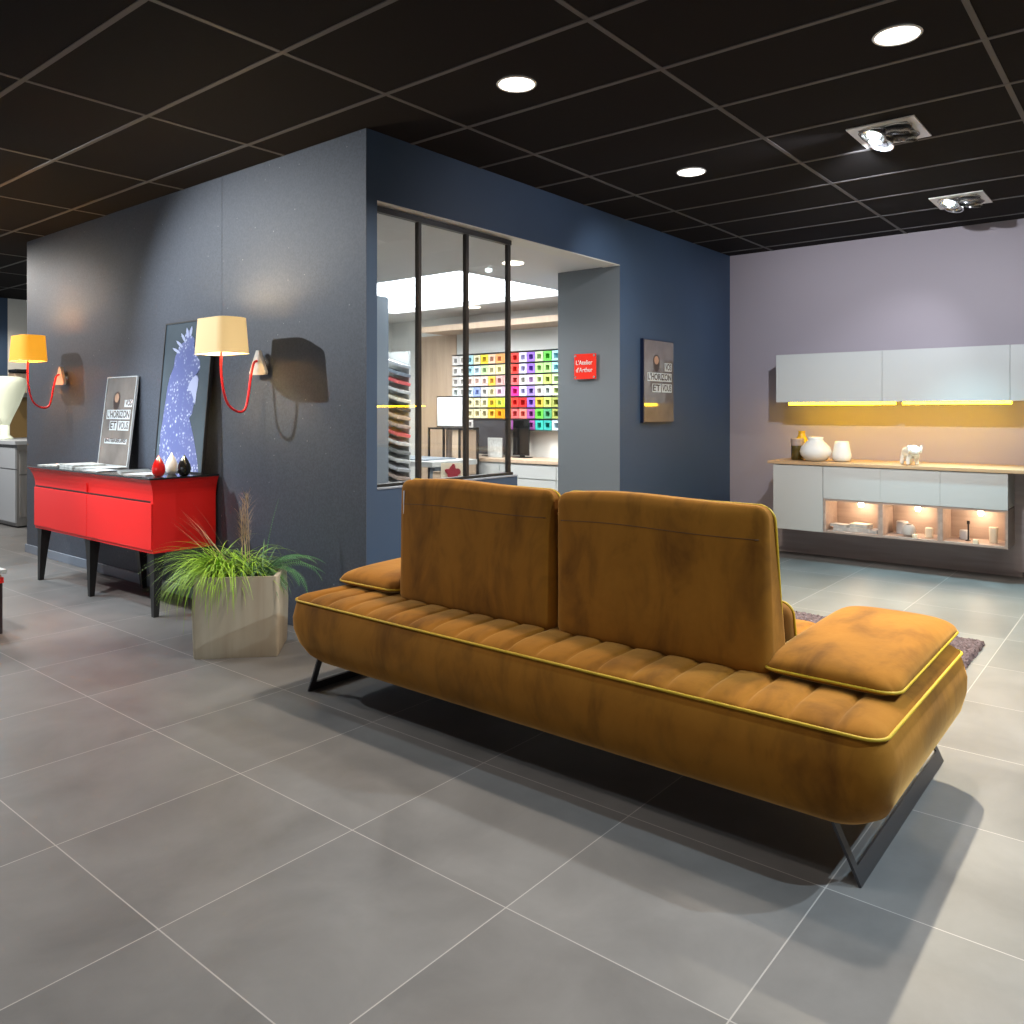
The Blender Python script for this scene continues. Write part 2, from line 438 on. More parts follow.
# ---------------------------------------------------------------- glazed partition
FY = BY+.05
w = thing('glass_partition', 'black framed glass partition with three mullions above the low blue wall', 'window', (3.6, FY, .86))
w['kind'] = 'structure'; w.name = 'window_1'
obj('frame', box(box(box(NB(), OX0, 4.285, FY, FY+.035, 2.44, 2.472), OX0, 4.285, FY-.012, FY+.035, .86, .885), OX0, OX0+.012, FY, FY+.035, .885, 2.44), 'black', w)
for x in (3.414, 3.838, 4.263):
    obj('mullion', B(x-.013, x+.013, FY, FY+.032, .885, 2.44, bev=.002), 'darkbronze', w)
obj('sill', B(OX0, 4.285, BY-.004, FY-.012, .86, .868), 'skirting', w)
for a, b in ((OX0+.012, 3.401), (3.427, 3.825), (3.851, 4.250)):
    obj('pane', B(a, b, FY+.012, FY+.018, .885, 2.44), 'glass', w)

# ---------------------------------------------------------------- ceiling fittings
def disc_light(x, y, label, power=22, col=(1, .86, .72), spread=140):
    t = thing('downlight', label, 'ceiling light', (x, y, ZC-.01), 'round ceiling downlights')
    obj('trim_ring', lathe(NB(), [(.090, ZC-.002), (.097, ZC-.008), (.092, ZC-.012), (.086, ZC-.010), (.085, ZC-.004)], (x, y, 0), 40, cap=False), 'whitegloss', t, True)
    obj('diffuser', lathe(NB(), [(.085, ZC-.005), (.085, ZC-.009)], (x, y, 0), 40), 'led_disc', t)
    la = bpy.data.lights.new('downlight_lamp', 'AREA'); la.shape = 'DISK'; la.size = .16; la.energy = power; la.color = col; la.spread = math.radians(spread)
    o = bpy.data.objects.new('downlight_lamp', la); C.objects.link(o); o.location = (0, 0, -.012); o.parent = t
def spot(x, y, z, tx, ty, tz, power, ang=50, col=(1, 1, 1), r=.03, blend=.5, name='spot_lamp'):
    la = bpy.data.lights.new(name, 'SPOT'); la.energy = power; la.spot_size = math.radians(ang); la.spot_blend = blend; la.shadow_soft_size = r; la.color = col
    o = bpy.data.objects.new(name, la); C.objects.link(o); o.location = (x, y, z)
    o.rotation_euler = (Vector((tx, ty, tz))-Vector((x, y, z))).to_track_quat('-Z', 'Y').to_euler()
    return o
def area(name, loc, size, power, col, rot=(0, 0, 0), size_y=None, spread=180):
    la = bpy.data.lights.new(name, 'AREA'); la.energy = power; la.color = col; la.size = size; la.spread = math.radians(spread)
    if size_y: la.shape = 'RECTANGLE'; la.size_y = size_y
    o = bpy.data.objects.new(name, la); C.objects.link(o); o.location = loc; o.rotation_euler = rot
    return o

disc_light(3.00, 2.42, 'round lit downlight in the black ceiling, nearest the blue wall corner and glass')
disc_light(3.61, .88, 'round lit downlight nearest the top right corner of the photo, largest of the three')
disc_light(4.82, 2.425, 'round lit downlight farthest back, smallest of the three, towards the lilac wall')

def gimbal(x0, y0, label, aim):
    sx, sy = .40, .35; x1, y1 = x0+sx, y0+sy; f = .048
    t = thing('gimbal_spotlight', label, 'spotlight', (x0+sx/2, y0+sy/2, ZC-.006), 'square twin spot fittings')
    bm = NB()
    for a in ((x0, x1, y0, y0+f), (x0, x1, y1-f, y1), (x0, x0+f, y0+f, y1-f), (x1-f, x1, y0+f, y1-f)):
        box(bm, *a, ZC-.008, ZC-.001)
    obj('plate', bm, 'whitegloss', t)
    obj('recess', B(x0+f, x1-f, y0+f, y1-f, ZC-.004, ZC-.002), mat('recess_grey', (.10, .10, .105), .4), t)
    for k, (px, py) in enumerate(((x0+.12, y1-.115), (x0+.12, y0+.115), (x1-.12, y1-.115), (x1-.12, y0+.115))):
        R = Matrix.Rotation(math.radians(18 if k % 2 == 0 else -20), 4, 'Y') @ Matrix.Rotation(math.radians(14), 4, 'X')
        loc = (px, py, ZC-.024)
        h = obj('lamp_head', lathe(NB(), [(.030, .022), (.058, .012), (.070, -.006), (.072, -.016), (.062, -.016), (.056, -.004), (.03, .006)], loc, 28, mtx=R), 'chrome', t, True)
        on = k in aim
        obj('lens', lathe(NB(), [(.036, -.006), (.036, -.010)], loc, 24, mtx=R), 'led_cool' if on else 'graphite', h)
        obj('gimbal_ring', tube(NB(), [Vector(loc)+Vector((.078*math.cos(a*PI/12), .078*math.sin(a*PI/12), .012)) for a in range(24)], .0035, True, 6), 'chrome', t, True)
gimbal(4.65, 1.05, 'square white twin spot fitting in the ceiling, nearer one with one blazing lens', (0,))
gimbal(6.54, 1.03, 'square white twin spot fitting in the ceiling, farther one close to lilac wall', (0, 3))

# ---------------------------------------------------------------- sofa
S = thing('sofa', 'long ochre velvet sofa with channelled seat and mustard piping, seen from behind', 'sofa', (2.78, 1.84, 0))
px0, px1, py0, py1, pz = 2.232, 3.285, .578, 3.128, .436
rings = []
for z, g, r in ((.138, -.30, .05), (.140, -.20, .07), (.147, -.12, .09), (.162, -.062, .10), (.195, -.022, .11), (.25, .008, .11), (.31, .022, .10), (.36, .022, .09), (.40, .012, .08), (.428, .001, .06), (.442, -.012, .05)):
    rings.append(rrect(px0-g, px1+g, py0-g, py1+g, r, z, 14))
# subdivide straight runs so the shading stays soft
def dense(ring, step=.06):
    out = []; n = len(ring)
    for i in range(n):
        a, b = ring[i], ring[(i+1) % n]; out.append(a)
        if i % 15 == 14:
            for k in range(1, 24): out.append(a.lerp(b, k/24))
    return out
bm = loft(NB(), [dense(r) for r in rings])
obj('upholstered_base', bm, 'velvet', S, 'all')
# seat: 20 channels across
NCH = 20; nx, ny = 60, NCH*16
bm = NB(); g = []; R = .055
for i in range(nx+1):
    row = []
    for j in range(ny+1):
        x = px0+(px1-px0)*(.5-.5*math.cos(PI*i/nx)); y = py0+(py1-py0)*j/ny
        dx = max(0, px0+R-x, x-(px1-R)); dy = max(0, py0+R-y, y-(py1-R))
        edge = min(x-px0, px1-x, y-py0, py1-y)
        if dx > 0 and dy > 0:
            l = math.hypot(dx, dy); mx = max(dx, dy)
            k = mx/l
            x += (dx-dx*k)*(1 if x < px0+R else -1); y += (dy-dy*k)*(1 if y < py0+R else -1)
            edge = R-mx
        E = min(1, max(0, edge)/.115); e = math.sqrt(1-(1-E)**2)
        ph = (j % 16)/16; dd = min(ph, 1-ph); c = .55*(math.sin(PI*ph)**.6 if ph else 0)+.45*(1-math.exp(-(dd/.07)**2))
        z = pz-.002+.024*e+.013*c*e**.6
        if abs(y-(py0+py1)/2) < .012: z -= .012*e
        row.append(bm.verts.new((x, y, z)))
    g.append(row)
for i in range(nx):
    for j in range(ny): bm.faces.new((g[i][j], g[i+1][j], g[i+1][j+1], g[i][j+1]))
obj('seat_cushion', bm, 'velvet', S, 'all')
obj('piping', tube(NB(), dense(rrect(px0-.002, px1+.002, py0-.002, py1+.002, .057, pz+.002, 14)), .0050, True, 8), 'piping', S, 'all')

def back(yc, hy, name='back_cushion'):
    zb, zt = .450, 1.004; hz = (zt-zb)/2; zm = (zt+zb)/2
    def fn(q, n):
        u = (n.z+1)/2; th = .185*(1-u)+.075*u; xr = 2.472+.030*u
        x = xr+(n.x+1)/2*th
        bul = (1-n.y**4)*(1-abs(n.z)**4)
        x += (-.016*bul if n.x < 0 else .02*bul)*min(1, abs(n.x)*1.5)
        y = yc+q.y*(1-.012*u)+.006*math.sin(6*q.z)
        z = zm+q.z - .012*(n.y**2)*(u**3) + .004*math.sin(9*q.y)*u
        return Vector((x, y, z))
    b = obj(name, softbox(.1, hy, hz, .045, 44, fn, .8), 'velvet', S, 'all')
    # mustard piping round the front face
    pts = []
    for p in rrect(-hy+.006, hy-.006, -hz+.006, hz-.006, .05, 0, 10):
        yy, zz = p.x, p.y; u = (zz/hz+1)/2; th = .185*(1-u)+.075*u
        pts.append(Vector((2.472+.030*u+th-.030, yc+yy*(1-.012*u)*1.012, zm+zz*1.02-.012*((yy/hy)**2)*(max(0, u)**3))))
    obj('piping', tube(NB(), dense2(pts), .0045, True, 7), 'piping', b, 'all')
    nz = (.893-zm)/hz
    sp = [fn(Vector((-.1, hy*ny_, nz*hz)), Vector((-1, ny_, nz)))+Vector((.0008, 0, 0)) for ny_ in [k/15-1 for k in range(1, 30)]]
    obj('seam', tube(NB(), sp, .0018, False, 6), 'seamdark', b, 'all')
    return b
def dense2(pts):
    out = []
    for i, p in enumerate(pts):
        q = pts[(i+1) % len(pts)]; out.append(p); L = (q-p).length
        for k in range(1, int(L/.05)): out.append(p.lerp(q, k/int(L/.05)))
    return out
back(2.262, .432); back(1.402, .420)
for yc in (2.262, 1.402):
    def fn(q, n, yc=yc):
        return Vector((2.715+q.x+.02*(-n.z)+.012*n.x*(1-n.y**2), yc+q.y*1.0, .560+q.z))
    b = obj('lumbar_cushion', softbox(.050, .41, .092, .045, 20, fn, .7), 'velvet', S, 'all')
    obj('piping', tube(NB(), dense2([Vector((2.715+.030-.02*p.y/.09, yc+p.x, .560+p.y)) for p in rrect(-.408, .408, -.090, .090, .045, 0, 8)]), .005, True, 6), 'piping', b, 'all')

def arm(yc, s):
    hx, hy = .432, .205
    bm = pillow(hx, hy, .066, .034, .055)
    pts = [Vector((p.x, p.y, 0)) for p in rrect(-hx, hx, -hy, hy, .055, 0, 8)]
    Mx = Matrix.Translation((2.902, yc, .496)) @ Matrix.Rotation(s*math.radians(.2), 4, 'X') @ Matrix.Rotation(math.radians(-.5), 4, 'Y')
    xf(bm, Mx)
    a = obj('arm_cushion', bm, 'velvet', S, 'all')
    obj('piping', tube(NB(), [Mx @ p for p in dense2(pts)], .0048, True, 7), 'piping', a, 'all')
arm(.803, 1); arm(2.905, -1)

def legframe(y, s):
    # flat bar trapezoid leaning inwards towards the sofa centre (s = direction of the centre)
    a = math.radians(25); up = Vector((0, s*math.sin(a), math.cos(a))); nrm = Vector((0, math.cos(a), -s*math.sin(a)))
    x0, x1, h, wd, th = 2.305, 3.335, .24, .046, .004
    bm = NB()
    def bar(a0, a1, b1, b0):
        prism(bm, [a0, a1, b1, b0], lambda p: Vector((p[0], y, 0))+up*p[1]-nrm*th, lambda p: Vector((p[0], y, 0))+up*p[1]+nrm*th)
    bar((x0, .001), (x1, .001), (x1-.0, wd), (x0+.0, wd))
    bar((x0, wd), (x0+.030, wd), (x0+.024, h), (x0-.006, h))
    bar((x1-.030, wd), (x1, wd), (x1-.03, h), (x1-.06, h))
    obj('leg_frame', bm, 'gunmetal', S)
legframe(.655, 1); legframe(3.105, -1)
bm = NB(); prism(bm, [(0, 0), (.05, .0), (.05, .17), (0, .17)], lambda p: Vector((2.49+p[0], 2.657, .775+p[1])), lambda p: Vector((2.49+p[0], 2.661, .775+p[1])))
obj('price_tag', bm, 'tag', S)['label'] = 'white card tag hanging at the left end of the backrest'

# ---------------------------------------------------------------- red console
K = thing('console_table', 'red lacquered console with flared dark top on tapered black legs', 'console table', (2.71, 5.90, 0))
x0, x1, y0, y1, z0, zt = 2.50, 2.93, 4.95, 6.79, .405, .872
bm = NB(); rings = []
prof = [(z0, 0), (.735, 0), (.752, .001), (.775, .003), (.80, .008), (.825, .016), (.85, .027), (.866, .038), (.872, .042)]
for z, f in prof:
    rings.append([(x0-f, y0-f, z), (x1, y0-f, z), (x1, y1+f, z), (x0-f, y1+f, z)])
loft(bm, rings)
kb = obj('cabinet_body', bm, 'red', K)
obj('top_panel', B(x0-.047, x1, y0-.047, y1+.047, zt, zt+.012, bev=.002), 'blackgloss', K)
ym = (y0+y1)/2
obj('shadow_gap', B(x0-.0012, x0+.01, y0+.03, y1-.012, .722, .734), 'black', K)
for a, b in ((y0+.004, ym-.002), (ym+.002, y1-.004)):
    obj('drawer_front', B(x0-.010, x0, a, b, .425, .720, bev=.0025), 'red', K)
obj('front_seam', B(x0-.0125, x0+.0, ym-.0012, ym+.0012, .735, .80), 'red', K)
def taper_leg(x, y, sx, sy):
    bm = NB()
    def ring(z, w, ox, oy): return [(x+ox-w*(sx < 0), y+oy-w*(sy < 0), z), (x+ox+w*(sx > 0), y+oy-w*(sy < 0), z), (x+ox+w*(sx > 0), y+oy+w*(sy > 0), z), (x+ox-w*(sx < 0), y+oy+w*(sy > 0), z)]
    loft(bm, [ring(0, .032, 0, 0), ring(.15, .046, 0, 0), ring(.30, .061, 0, 0), ring(z0, .075, 0, 0)])
    obj('leg', bm, 'black', K)
for yy, sy in ((y0+.012, 1), (ym, 1), (y1-.012, -1)):
    taper_leg(x0+.012, yy, 1, sy); taper_leg(x1-.012, yy, -1, sy)

# ---------------------------------------------------------------- things on the console
ZT = zt+.012
def drop(x, y, m, label, h=.135):
    t = thing('drop_vase', label, 'vase', (x, y, ZT), 'teardrop ornaments')
    p = [(.012, 0), (.026, .002), (.038, .022), (.042, .045), (.039, .066), (.030, .090), (.017, .112), (.008, .126), (.004, h)]
    obj('body', lathe(NB(), [(r, ZT+z*h/.135) for r, z in p], (x, y, 0), 28), m, t, 'all')
drop(2.575, 5.025, 'redgloss', 'glossy red teardrop ornament at the right end of the red console')
drop(2.715, 5.125, 'whitegloss', 'white teardrop ornament between the red and the black one', .14)
drop(2.71, 4.955, 'blackgloss', 'glossy black teardrop ornament, rightmost on the red console')

def magazine(x, y, w, h, th, rot, m, label, z=None, cover=None):
    z = ZT if z is None else z
    t = thing('magazine', label, 'magazine', (x, y, z), 'brochures on the red console', rot)
    bm = NB(); box(bm, -h/2, h/2, -w/2, w/2, .0005, th, bev=.001)
    obj('pages', bm, 'paper', t, world=False)
    bm = NB(); box(bm, -h/2-.001, h/2+.001, -w/2-.001, w/2+.001, th, th+.0012)
    obj('cover', bm, m, t, world=False)
magazine(2.62, 6.66, .22, .20, .006, .25, 'paper', 'pale brochure lying at the far left end of the red console')
magazine(2.655, 6.33, .30, .23, .022, -.1, 'paper', 'thick open pale magazine on the left half of the red console')
magazine(2.66, 6.03, .30, .21, .010, .2, 'paper', 'white brochure lying in front of the small poster')
magazine(2.555, 5.80, .21, .15, .006, .05, 'screenwhite', 'small white leaflet at the front edge of the red console')
magazine(2.66, 5.52, .28, .20, .008, -.35, 'paper2', 'dark grey brochure in the middle of the red console top')
magazine(2.60, 5.25, .20, .18, .005, .3, 'screenwhite', 'white leaflet beside the red teardrop ornament')

# leaning frames: local frame: origin bottom-left (far end), r along -y, u up and leaning to the wall
def lean_frame(name, label, y_left, width, height, xb, xt, fw, depth, fm, pm, cat='picture'):
    dz = math.sqrt(height**2-(xt-xb)**2)
    t = thing(name, label, cat, (xb, y_left-width/2, ZT))
    U = Vector((xt-xb, 0, dz)).normalized(); Rr = Vector((0, -1, 0)); Nn = Rr.cross(U)   # Nn faces the room (-x)
    if Nn.x > 0: Nn = -Nn
    O = Vector((xb, y_left, ZT+.001))
    def P(s, v, d=0): return O+Rr*s*width+U*v*height+Nn*d
    def pbox(bm, s0, s1, v0, v1, d0, d1):
        prism(bm, [(s0, v0), (s1, v0), (s1, v1), (s0, v1)], lambda p: P(p[0], p[1], d0), lambda p: P(p[0], p[1], d1))
    a, b = fw/width, fw/height
    bm = NB(); pbox(bm, 0, 1, 0, b, -depth, 0); pbox(bm, 0, 1, 1-b, 1, -depth, 0); pbox(bm, 0, a, b, 1-b, -depth, 0); pbox(bm, 1-a, 1, b, 1-b, -depth, 0)
    obj('frame', bm, fm, t)
    bm = NB(); pbox(bm, a, 1-a, b, 1-b, -depth+.002, -.004)
    pr = obj('print', bm, pm, t)
    return t, pr, P, pbox

# bird picture
t, pr, P, pbox = lean_frame('framed_picture', 'tall black framed picture of a spotted blue cockatoo leaning on the dark wall', 5.605, .640, 1.050, 2.835, 2.925, .010, .022, 'black', 'slatebg')
raw = [(240, 150), (222, 172), (232, 205), (205, 222), (188, 228), (180, 258), (160, 300), (152, 360), (128, 410), (112, 470), (102, 540), (92, 600), (82, 670), (68, 740), (62, 820), (60, 900), (58, 960), (330, 968), (322, 900), (310, 840), (292, 760), (275, 700), (262, 655), (280, 630), (292, 560), (302, 500), (318, 440), (312, 415), (296, 412), (325, 375), (322, 330), (300, 300), (305, 262), (282, 250), (285, 200), (262, 175), (265, 145)]
def norm(p):
    v = 1-(p[1]-92)/(965-92); xl = 95-70*(1-v); xr = 405-52*(1-v)
    return ((p[0]-xl)/(xr-xl), v)
bm = NB(); prism(bm, [norm(p) for p in raw], lambda p: P(p[0], p[1], -.004), lambda p: P(p[0], p[1], -.003))
bmesh.ops.triangulate(bm, faces=bm.faces[:])
obj('bird_print', bm, 'bird', pr)['label'] = 'blue speckled cockatoo on the print'
for cx_, cy_, a_ in ((215, 190, -28), (240, 165, -8), (262, 158, 10), (190, 225, -45), (170, 262, -55)):
    ca, sa = math.cos(math.radians(a_)), math.sin(math.radians(a_))
    fe = [(cx_+u*ca-v*sa, cy_+u*sa+v*ca) for u, v in ((0, -34), (7, -16), (8, 6), (4, 26), (-4, 26), (-8, 6), (-7, -16))]
    bm = NB(); prism(bm, [norm(p) for p in fe], lambda p: P(p[0], p[1], -.0035), lambda p: P(p[0], p[1], -.0028)); bmesh.ops.triangulate(bm, faces=bm.faces[:])
    obj('crest_feather', bm, 'birdpale', pr)
bk = [(300, 412), (282, 425), (262, 450), (250, 480), (252, 500), (268, 500), (285, 540), (298, 580), (305, 520), (314, 470), (314, 430)]
bm = NB(); prism(bm, [norm(p) for p in bk], lambda p: P(p[0], p[1], -.003), lambda p: P(p[0], p[1], -.0024)); bmesh.ops.triangulate(bm, faces=bm.faces[:])
obj('beak_print', bm, 'birdpale', pr)
for ws, off in (((130, 640), 0), ((100, 720), 1)):
    pass
wing = [(130, 640), (165, 630), (205, 655), (215, 680), (200, 740), (170, 800), (130, 840), (95, 860), (80, 820), (95, 740), (110, 680)]
bm = NB(); prism(bm, [norm(p) for p in wing], lambda p: P(p[0], p[1], -.003), lambda p: P(p[0], p[1], -.0024)); bmesh.ops.triangulate(bm, faces=bm.faces[:])
m2 = M['bird'].copy(); m2.name = 'wing_print'
for n_ in m2.node_tree.nodes:
    if n_.type == 'TEX_VORONOI': n_.inputs['Scale'].default_value = 30
    if n_.type == 'TEX_NOISE': n_.inputs['Scale'].default_value = 22
obj('wing_print', bm, m2, pr)

def poster_art(P, pbox, pr, rows, flip=False, dims=(.5, .7)):
    """portrait with white word blocks; P in unit coords"""
    bm = NB(); prism(bm, [(.40+.075*math.cos(a*PI/10), .76+.052*math.sin(a*PI/10)) for a in range(20)], lambda p: P(p[0], p[1], -.0038), lambda p: P(p[0], p[1], -.003))
    h = [(.40+.115*math.cos(a*PI/10), .745+.085*math.sin(a*PI/10)*(1 if a < 10 else 1.5)) for a in range(20)]
    b2 = NB(); prism(b2, h, lambda p: P(p[0], p[1], -.0042), lambda p: P(p[0], p[1], -.0036))
    obj('portrait_hair', b2, 'hair', pr)
    obj('portrait_face', bm, 'skin', pr)
    b3 = NB(); prism(b3, [(.32, .66), (.48, .66), (.60, .60), (.64, .42), (.20, .42), (.22, .60)], lambda p: P(p[0], p[1], -.0042), lambda p: P(p[0], p[1], -.0038))
    obj('portrait_body', b3, mat('printed_clothes', (.12, .10, .10), .3), pr)
    for s0, s1, v0, v1, txt in rows:
        bm = NB(); pbox(bm, s0, s1, v0, v1, -.0036, -.0026)
        q = obj('word_block', bm, 'textbox', pr)
        o = P(s0+.02, v0+.018, -.0026); r = (P(1, 0)-P(0, 0)); u = (P(0, 1)-P(0, 0))
        W_, H_ = r.length, u.length; r.normalize(); u.normalize()
        obj('lettering', text_bm(txt, (v1-v0)*H_*1.05, r, u, o, .0004, .002, width=(s1-s0-.04)*W_), 'hair', q)

rowsA = [(.68, .93, .655, .735, 'VOS'), (.12, .90, .520, .625, "L'HORIZON"), (.26, .50, .395, .500, 'ET'), (.54, .90, .395, .500, 'VOUS'), (.14, .88, .245, .300, 'INTERIEURS')]
t, pr, P, pbox = lean_frame('leaning_poster', 'small white edged poster with word blocks leaning behind the brochures', 6.520, .490, .690, 2.845, 2.925, .008, .016, 'textbox', 'print_sepia', 'poster')
poster_art(P, pbox, pr, rowsA)

# ---------------------------------------------------------------- wall lamps
def wall_lamp(y, label, shade_m, warm, dz=0, dl=0):
    t = thing('wall_lamp', label, 'wall lamp', (WX, y, 1.595), 'red arm wall lamps')
    xc = 2.655; zb, ztp = 1.648+dz, 1.858+dz
    rings = []
    for z, hx, hy, r in ((zb, .105, .178, .075), (ztp, .092, .164, .07)):
        rings.append(rrect(xc-hx, xc+hx, y-hy, y+hy, r, z, 8))
    for z, hx, hy, r in ((ztp, .089, .161, .067), (zb, .102, .175, .072)):
        rings.append(rrect(xc-hx, xc+hx, y-hy, y+hy, r, z, 8))
    bm = NB(); loft(bm, rings+[rings[0]], cap=False); bmesh.ops.remove_doubles(bm, verts=bm.verts, dist=.0001)
    sh = obj('lamp_shade', bm, shade_m, t, True)
    obj('rim_trim', tube(NB(), rrect(xc-.106, xc+.106, y-.179, y+.179, .076, zb, 8), .0025, True, 5), 'candle', sh)
    pts = []
    # wall -> forward/down -> round the loop -> up into the shade
    P0 = Vector((WX-.05, y, 1.615)); ctrl = [P0, Vector((WX-.075, y-.0, 1.60)), Vector((WX-.095, y, 1.52)), Vector((2.81, y-.0, 1.31+dl)), Vector((2.70, y, 1.34+dl)), Vector((2.655, y, 1.50+dl)), Vector((2.652, y, 1.66+dz))]
    def cr(a, b, c, d, u): return .5*((2*b)+(c-a)*u+(2*a-5*b+4*c-d)*u*u+(-a+3*b-3*c+d)*u**3)
    cc = [ctrl[0]]+ctrl+[ctrl[-1]]
    for i in range(len(cc)-3):
        for k in range(8): pts.append(cr(cc[i], cc[i+1], cc[i+2], cc[i+3], k/8))
    pts.append(ctrl[-1])
    obj('arm_tube', tube(NB(), pts, .0075, False, 10), 'redtube', t, 'all')
    bm = NB(); prism(bm, [(-.078, -.072), (-.086, -.056), (-.012, .082), (.012, .082), (.086, -.056), (.078, -.072)], lambda p: Vector((WX-.052, y+p[0], 1.60+p[1])), lambda p: Vector((WX-.03, y+p[0], 1.60+p[1])))
    obj('triangular_plate', bm, 'whitegloss', t)
    obj('wall_mount', lathe(NB(), [(.045, -.03), (.052, -.0)], (WX, y, 1.60), 24, mtx=Matrix.Rotation(PI/2, 4, 'Y')), 'chrome', t, True)
    obj('bulb', lathe(NB(), [(.006, 1.66+dz), (.02, 1.68+dz), (.03, 1.71+dz), (.022, 1.745+dz), (.006, 1.755+dz)], (xc, y, 0), 16), mat('lamp_glow_bulb', (1, 1, 1), .5, emit=(1, .8, .5), es=4), t, 'all')
    la = bpy.data.lights.new('shade_lamp', 'POINT'); la.energy = 13; la.color = warm; la.shadow_soft_size = .03
    o = bpy.data.objects.new('shade_lamp', la); C.objects.link(o); o.parent = t; o.location = (xc-WX, 0, .195+dz)
    # narrow upward beam of the bulb on the wall
    return t
wall_lamp(4.42, 'cream shaded wall lamp on red tube arm, nearer one beside the bird picture', 'shade_cream', (1, .78, .5))
wall_lamp(7.36, 'amber shaded wall lamp on red tube arm at the far end of dark wall', 'shade_amber', (1, .62, .25), .07, .03)

# ---------------------------------------------------------------- planter
ang = math.atan2(3.685-3.978, 2.531-2.225)
Pl = thing('potted_plants', 'square beige pot of lime grass and fern on the floor by the sofa', 'potted plant', (2.52, 3.97, 0))
def prot(x, y, z):   # x across the front face, y depth (away), from pot centre
    c, s = math.cos(ang), math.sin(ang)
    return Vector((2.52+x*c-y*s, 3.97+x*s+y*c, z))
bm = NB(); rings = []
hw = .213
for z, g, r in ((0, 0, .012), (.01, .004, .015), (.10, .008, .02), (.25, .012, .02), (.40, .002, .015), (.425, .0, .012)):
    rings.append([prot(p.x, p.y*.74-.05, z) for p in rrect(-hw-g, hw+g, -hw-g, hw+g, r, 0, 4)])
for z, g in ((.425, -.02), (.38, -.025)):
    rings.append([prot(p.x, p.y*.74-.05, z) for p in rrect(-hw-g, hw+g, -hw-g, hw+g, .01, 0, 4)])
loft(bm, rings); obj('pot', bm, 'pot', Pl, True)
bm = NB(); loft(bm, [[prot(p.x, p.y*.74-.05, z) for p in rrect(-.186, .186, -.186, .186, .01, 0, 4)] for z in (.381, .40)]); obj('soil', bm, 'soil', Pl)

def blade(bm, p, d, L, bend, w0, seg=9, droop=1.0, side=None):
    d = Vector(d).normalized(); pos = Vector(p); prev = None
    hz = Vector((d.x, d.y, 0));
    if hz.length < 1e-3: hz = Vector((1, 0, 0))
    hz.normalize(); sd = hz.cross(Vector((0, 0, 1)))
    el = math.asin(max(-1, min(1, d.z)))
    for k in range(seg+1):
        u = k/seg; w = w0*(1-u**1.6)+.0004
        a = bm.verts.new(pos-sd*w/2); b = bm.verts.new(pos+sd*w/2); c_ = bm.verts.new(pos+Vector((0, 0, -w*.25)))
        if prev: bm.faces.new((prev[0], prev[2], c_, a)); bm.faces.new((prev[2], prev[1], b, c_))
        prev = (a, b, c_)
        e = el-bend*u**.9*droop
        e = max(e, -1.5)
        pos = pos+(hz*math.cos(e)+Vector((0, 0, 1))*math.sin(e))*L/seg
for k in range(2):
    bm = NB()
    for i in range(330 if k == 0 else 150):
        cx_, cy_ = (-.10, -.05) if k == 0 else (-.02, .05)
        a = random.gauss(math.radians(200 if k == 0 else 100), 1.0 if k == 0 else 1.6)
        el = random.uniform(.55, 1.4)
        c, s = math.cos(a), math.sin(a)
        base = prot(cx_+.06*random.uniform(-1, 1), cy_+.05*random.uniform(-1, 1), .39)
        dv = prot(c*math.cos(el), s*math.cos(el), 0)-prot(0, 0, 0)
        L = random.uniform(.28, .47) if k == 0 else random.uniform(.24, .42)
        blade(bm, base, (dv.x, dv.y, math.sin(el)), L, random.uniform(1.7, 3.1), .0062)
    o = obj('grass_tuft', bm, 'sedge', Pl, 'all'); o['kind'] = 'stuff'; o['label'] = 'lime green arching grass'
# lush middle leaves
bm = NB()
for i in range(90):
    a = random.uniform(0, 2*PI); el = random.uniform(.3, 1.2)
    base = prot(.06+.07*random.uniform(-1, 1), .0+.08*random.uniform(-1, 1), .39)
    dv = prot(math.cos(a)*math.cos(el), math.sin(a)*math.cos(el), 0)-prot(0, 0, 0)
    blade(bm, base, (dv.x, dv.y, math.sin(el)), random.uniform(.18, .30), random.uniform(.8, 2.2), .012)
o = obj('leaf_tuft', bm, mat('grey_green_leaf', (.13, .27, .10), .5, col2=(.05, .13, .05), nscale=20), Pl, 'all'); o['kind'] = 'stuff'
def frond(base, dirv, L, bend, name='fern_frond', m='fern', wl=.05):
    bm = NB(); d = Vector(dirv).normalized(); hz = Vector((d.x, d.y, 0)).normalized() if Vector((d.x, d.y, 0)).length > .01 else Vector((1, 0, 0))
    sd = hz.cross(Vector((0, 0, 1))); el = math.asin(d.z); pos = Vector(base); pts = []
    n = 30
    for k in range(n+1):
        pts.append(pos.copy()); u = k/n; e = el-bend*u
        st = (hz*math.cos(e)+Vector((0, 0, 1))*math.sin(e)); pos = pos+st*L/n
    tube(bm, pts, lambda u: .0022*(1-u)+.0006, False, 5)
    for k in range(5, n):
        u = k/n; ll = wl*math.sin(PI*min(1, (u-.1)/.9))**.7*(1.1-u*.5)
        for sg in (-1, 1):
            p = pts[k]; tdir = (pts[min(k+1, n)]-pts[k-1]).normalized()
            tip = p+sd*sg*ll+tdir*ll*.35-Vector((0, 0, ll*.25)); w = tdir*.0030
            q = [bm.verts.new(v) for v in (p-w, p+w, tip+w*.3, tip-w*.1)]
            bm.faces.new(q)
    obj(name, bm, m, Pl)
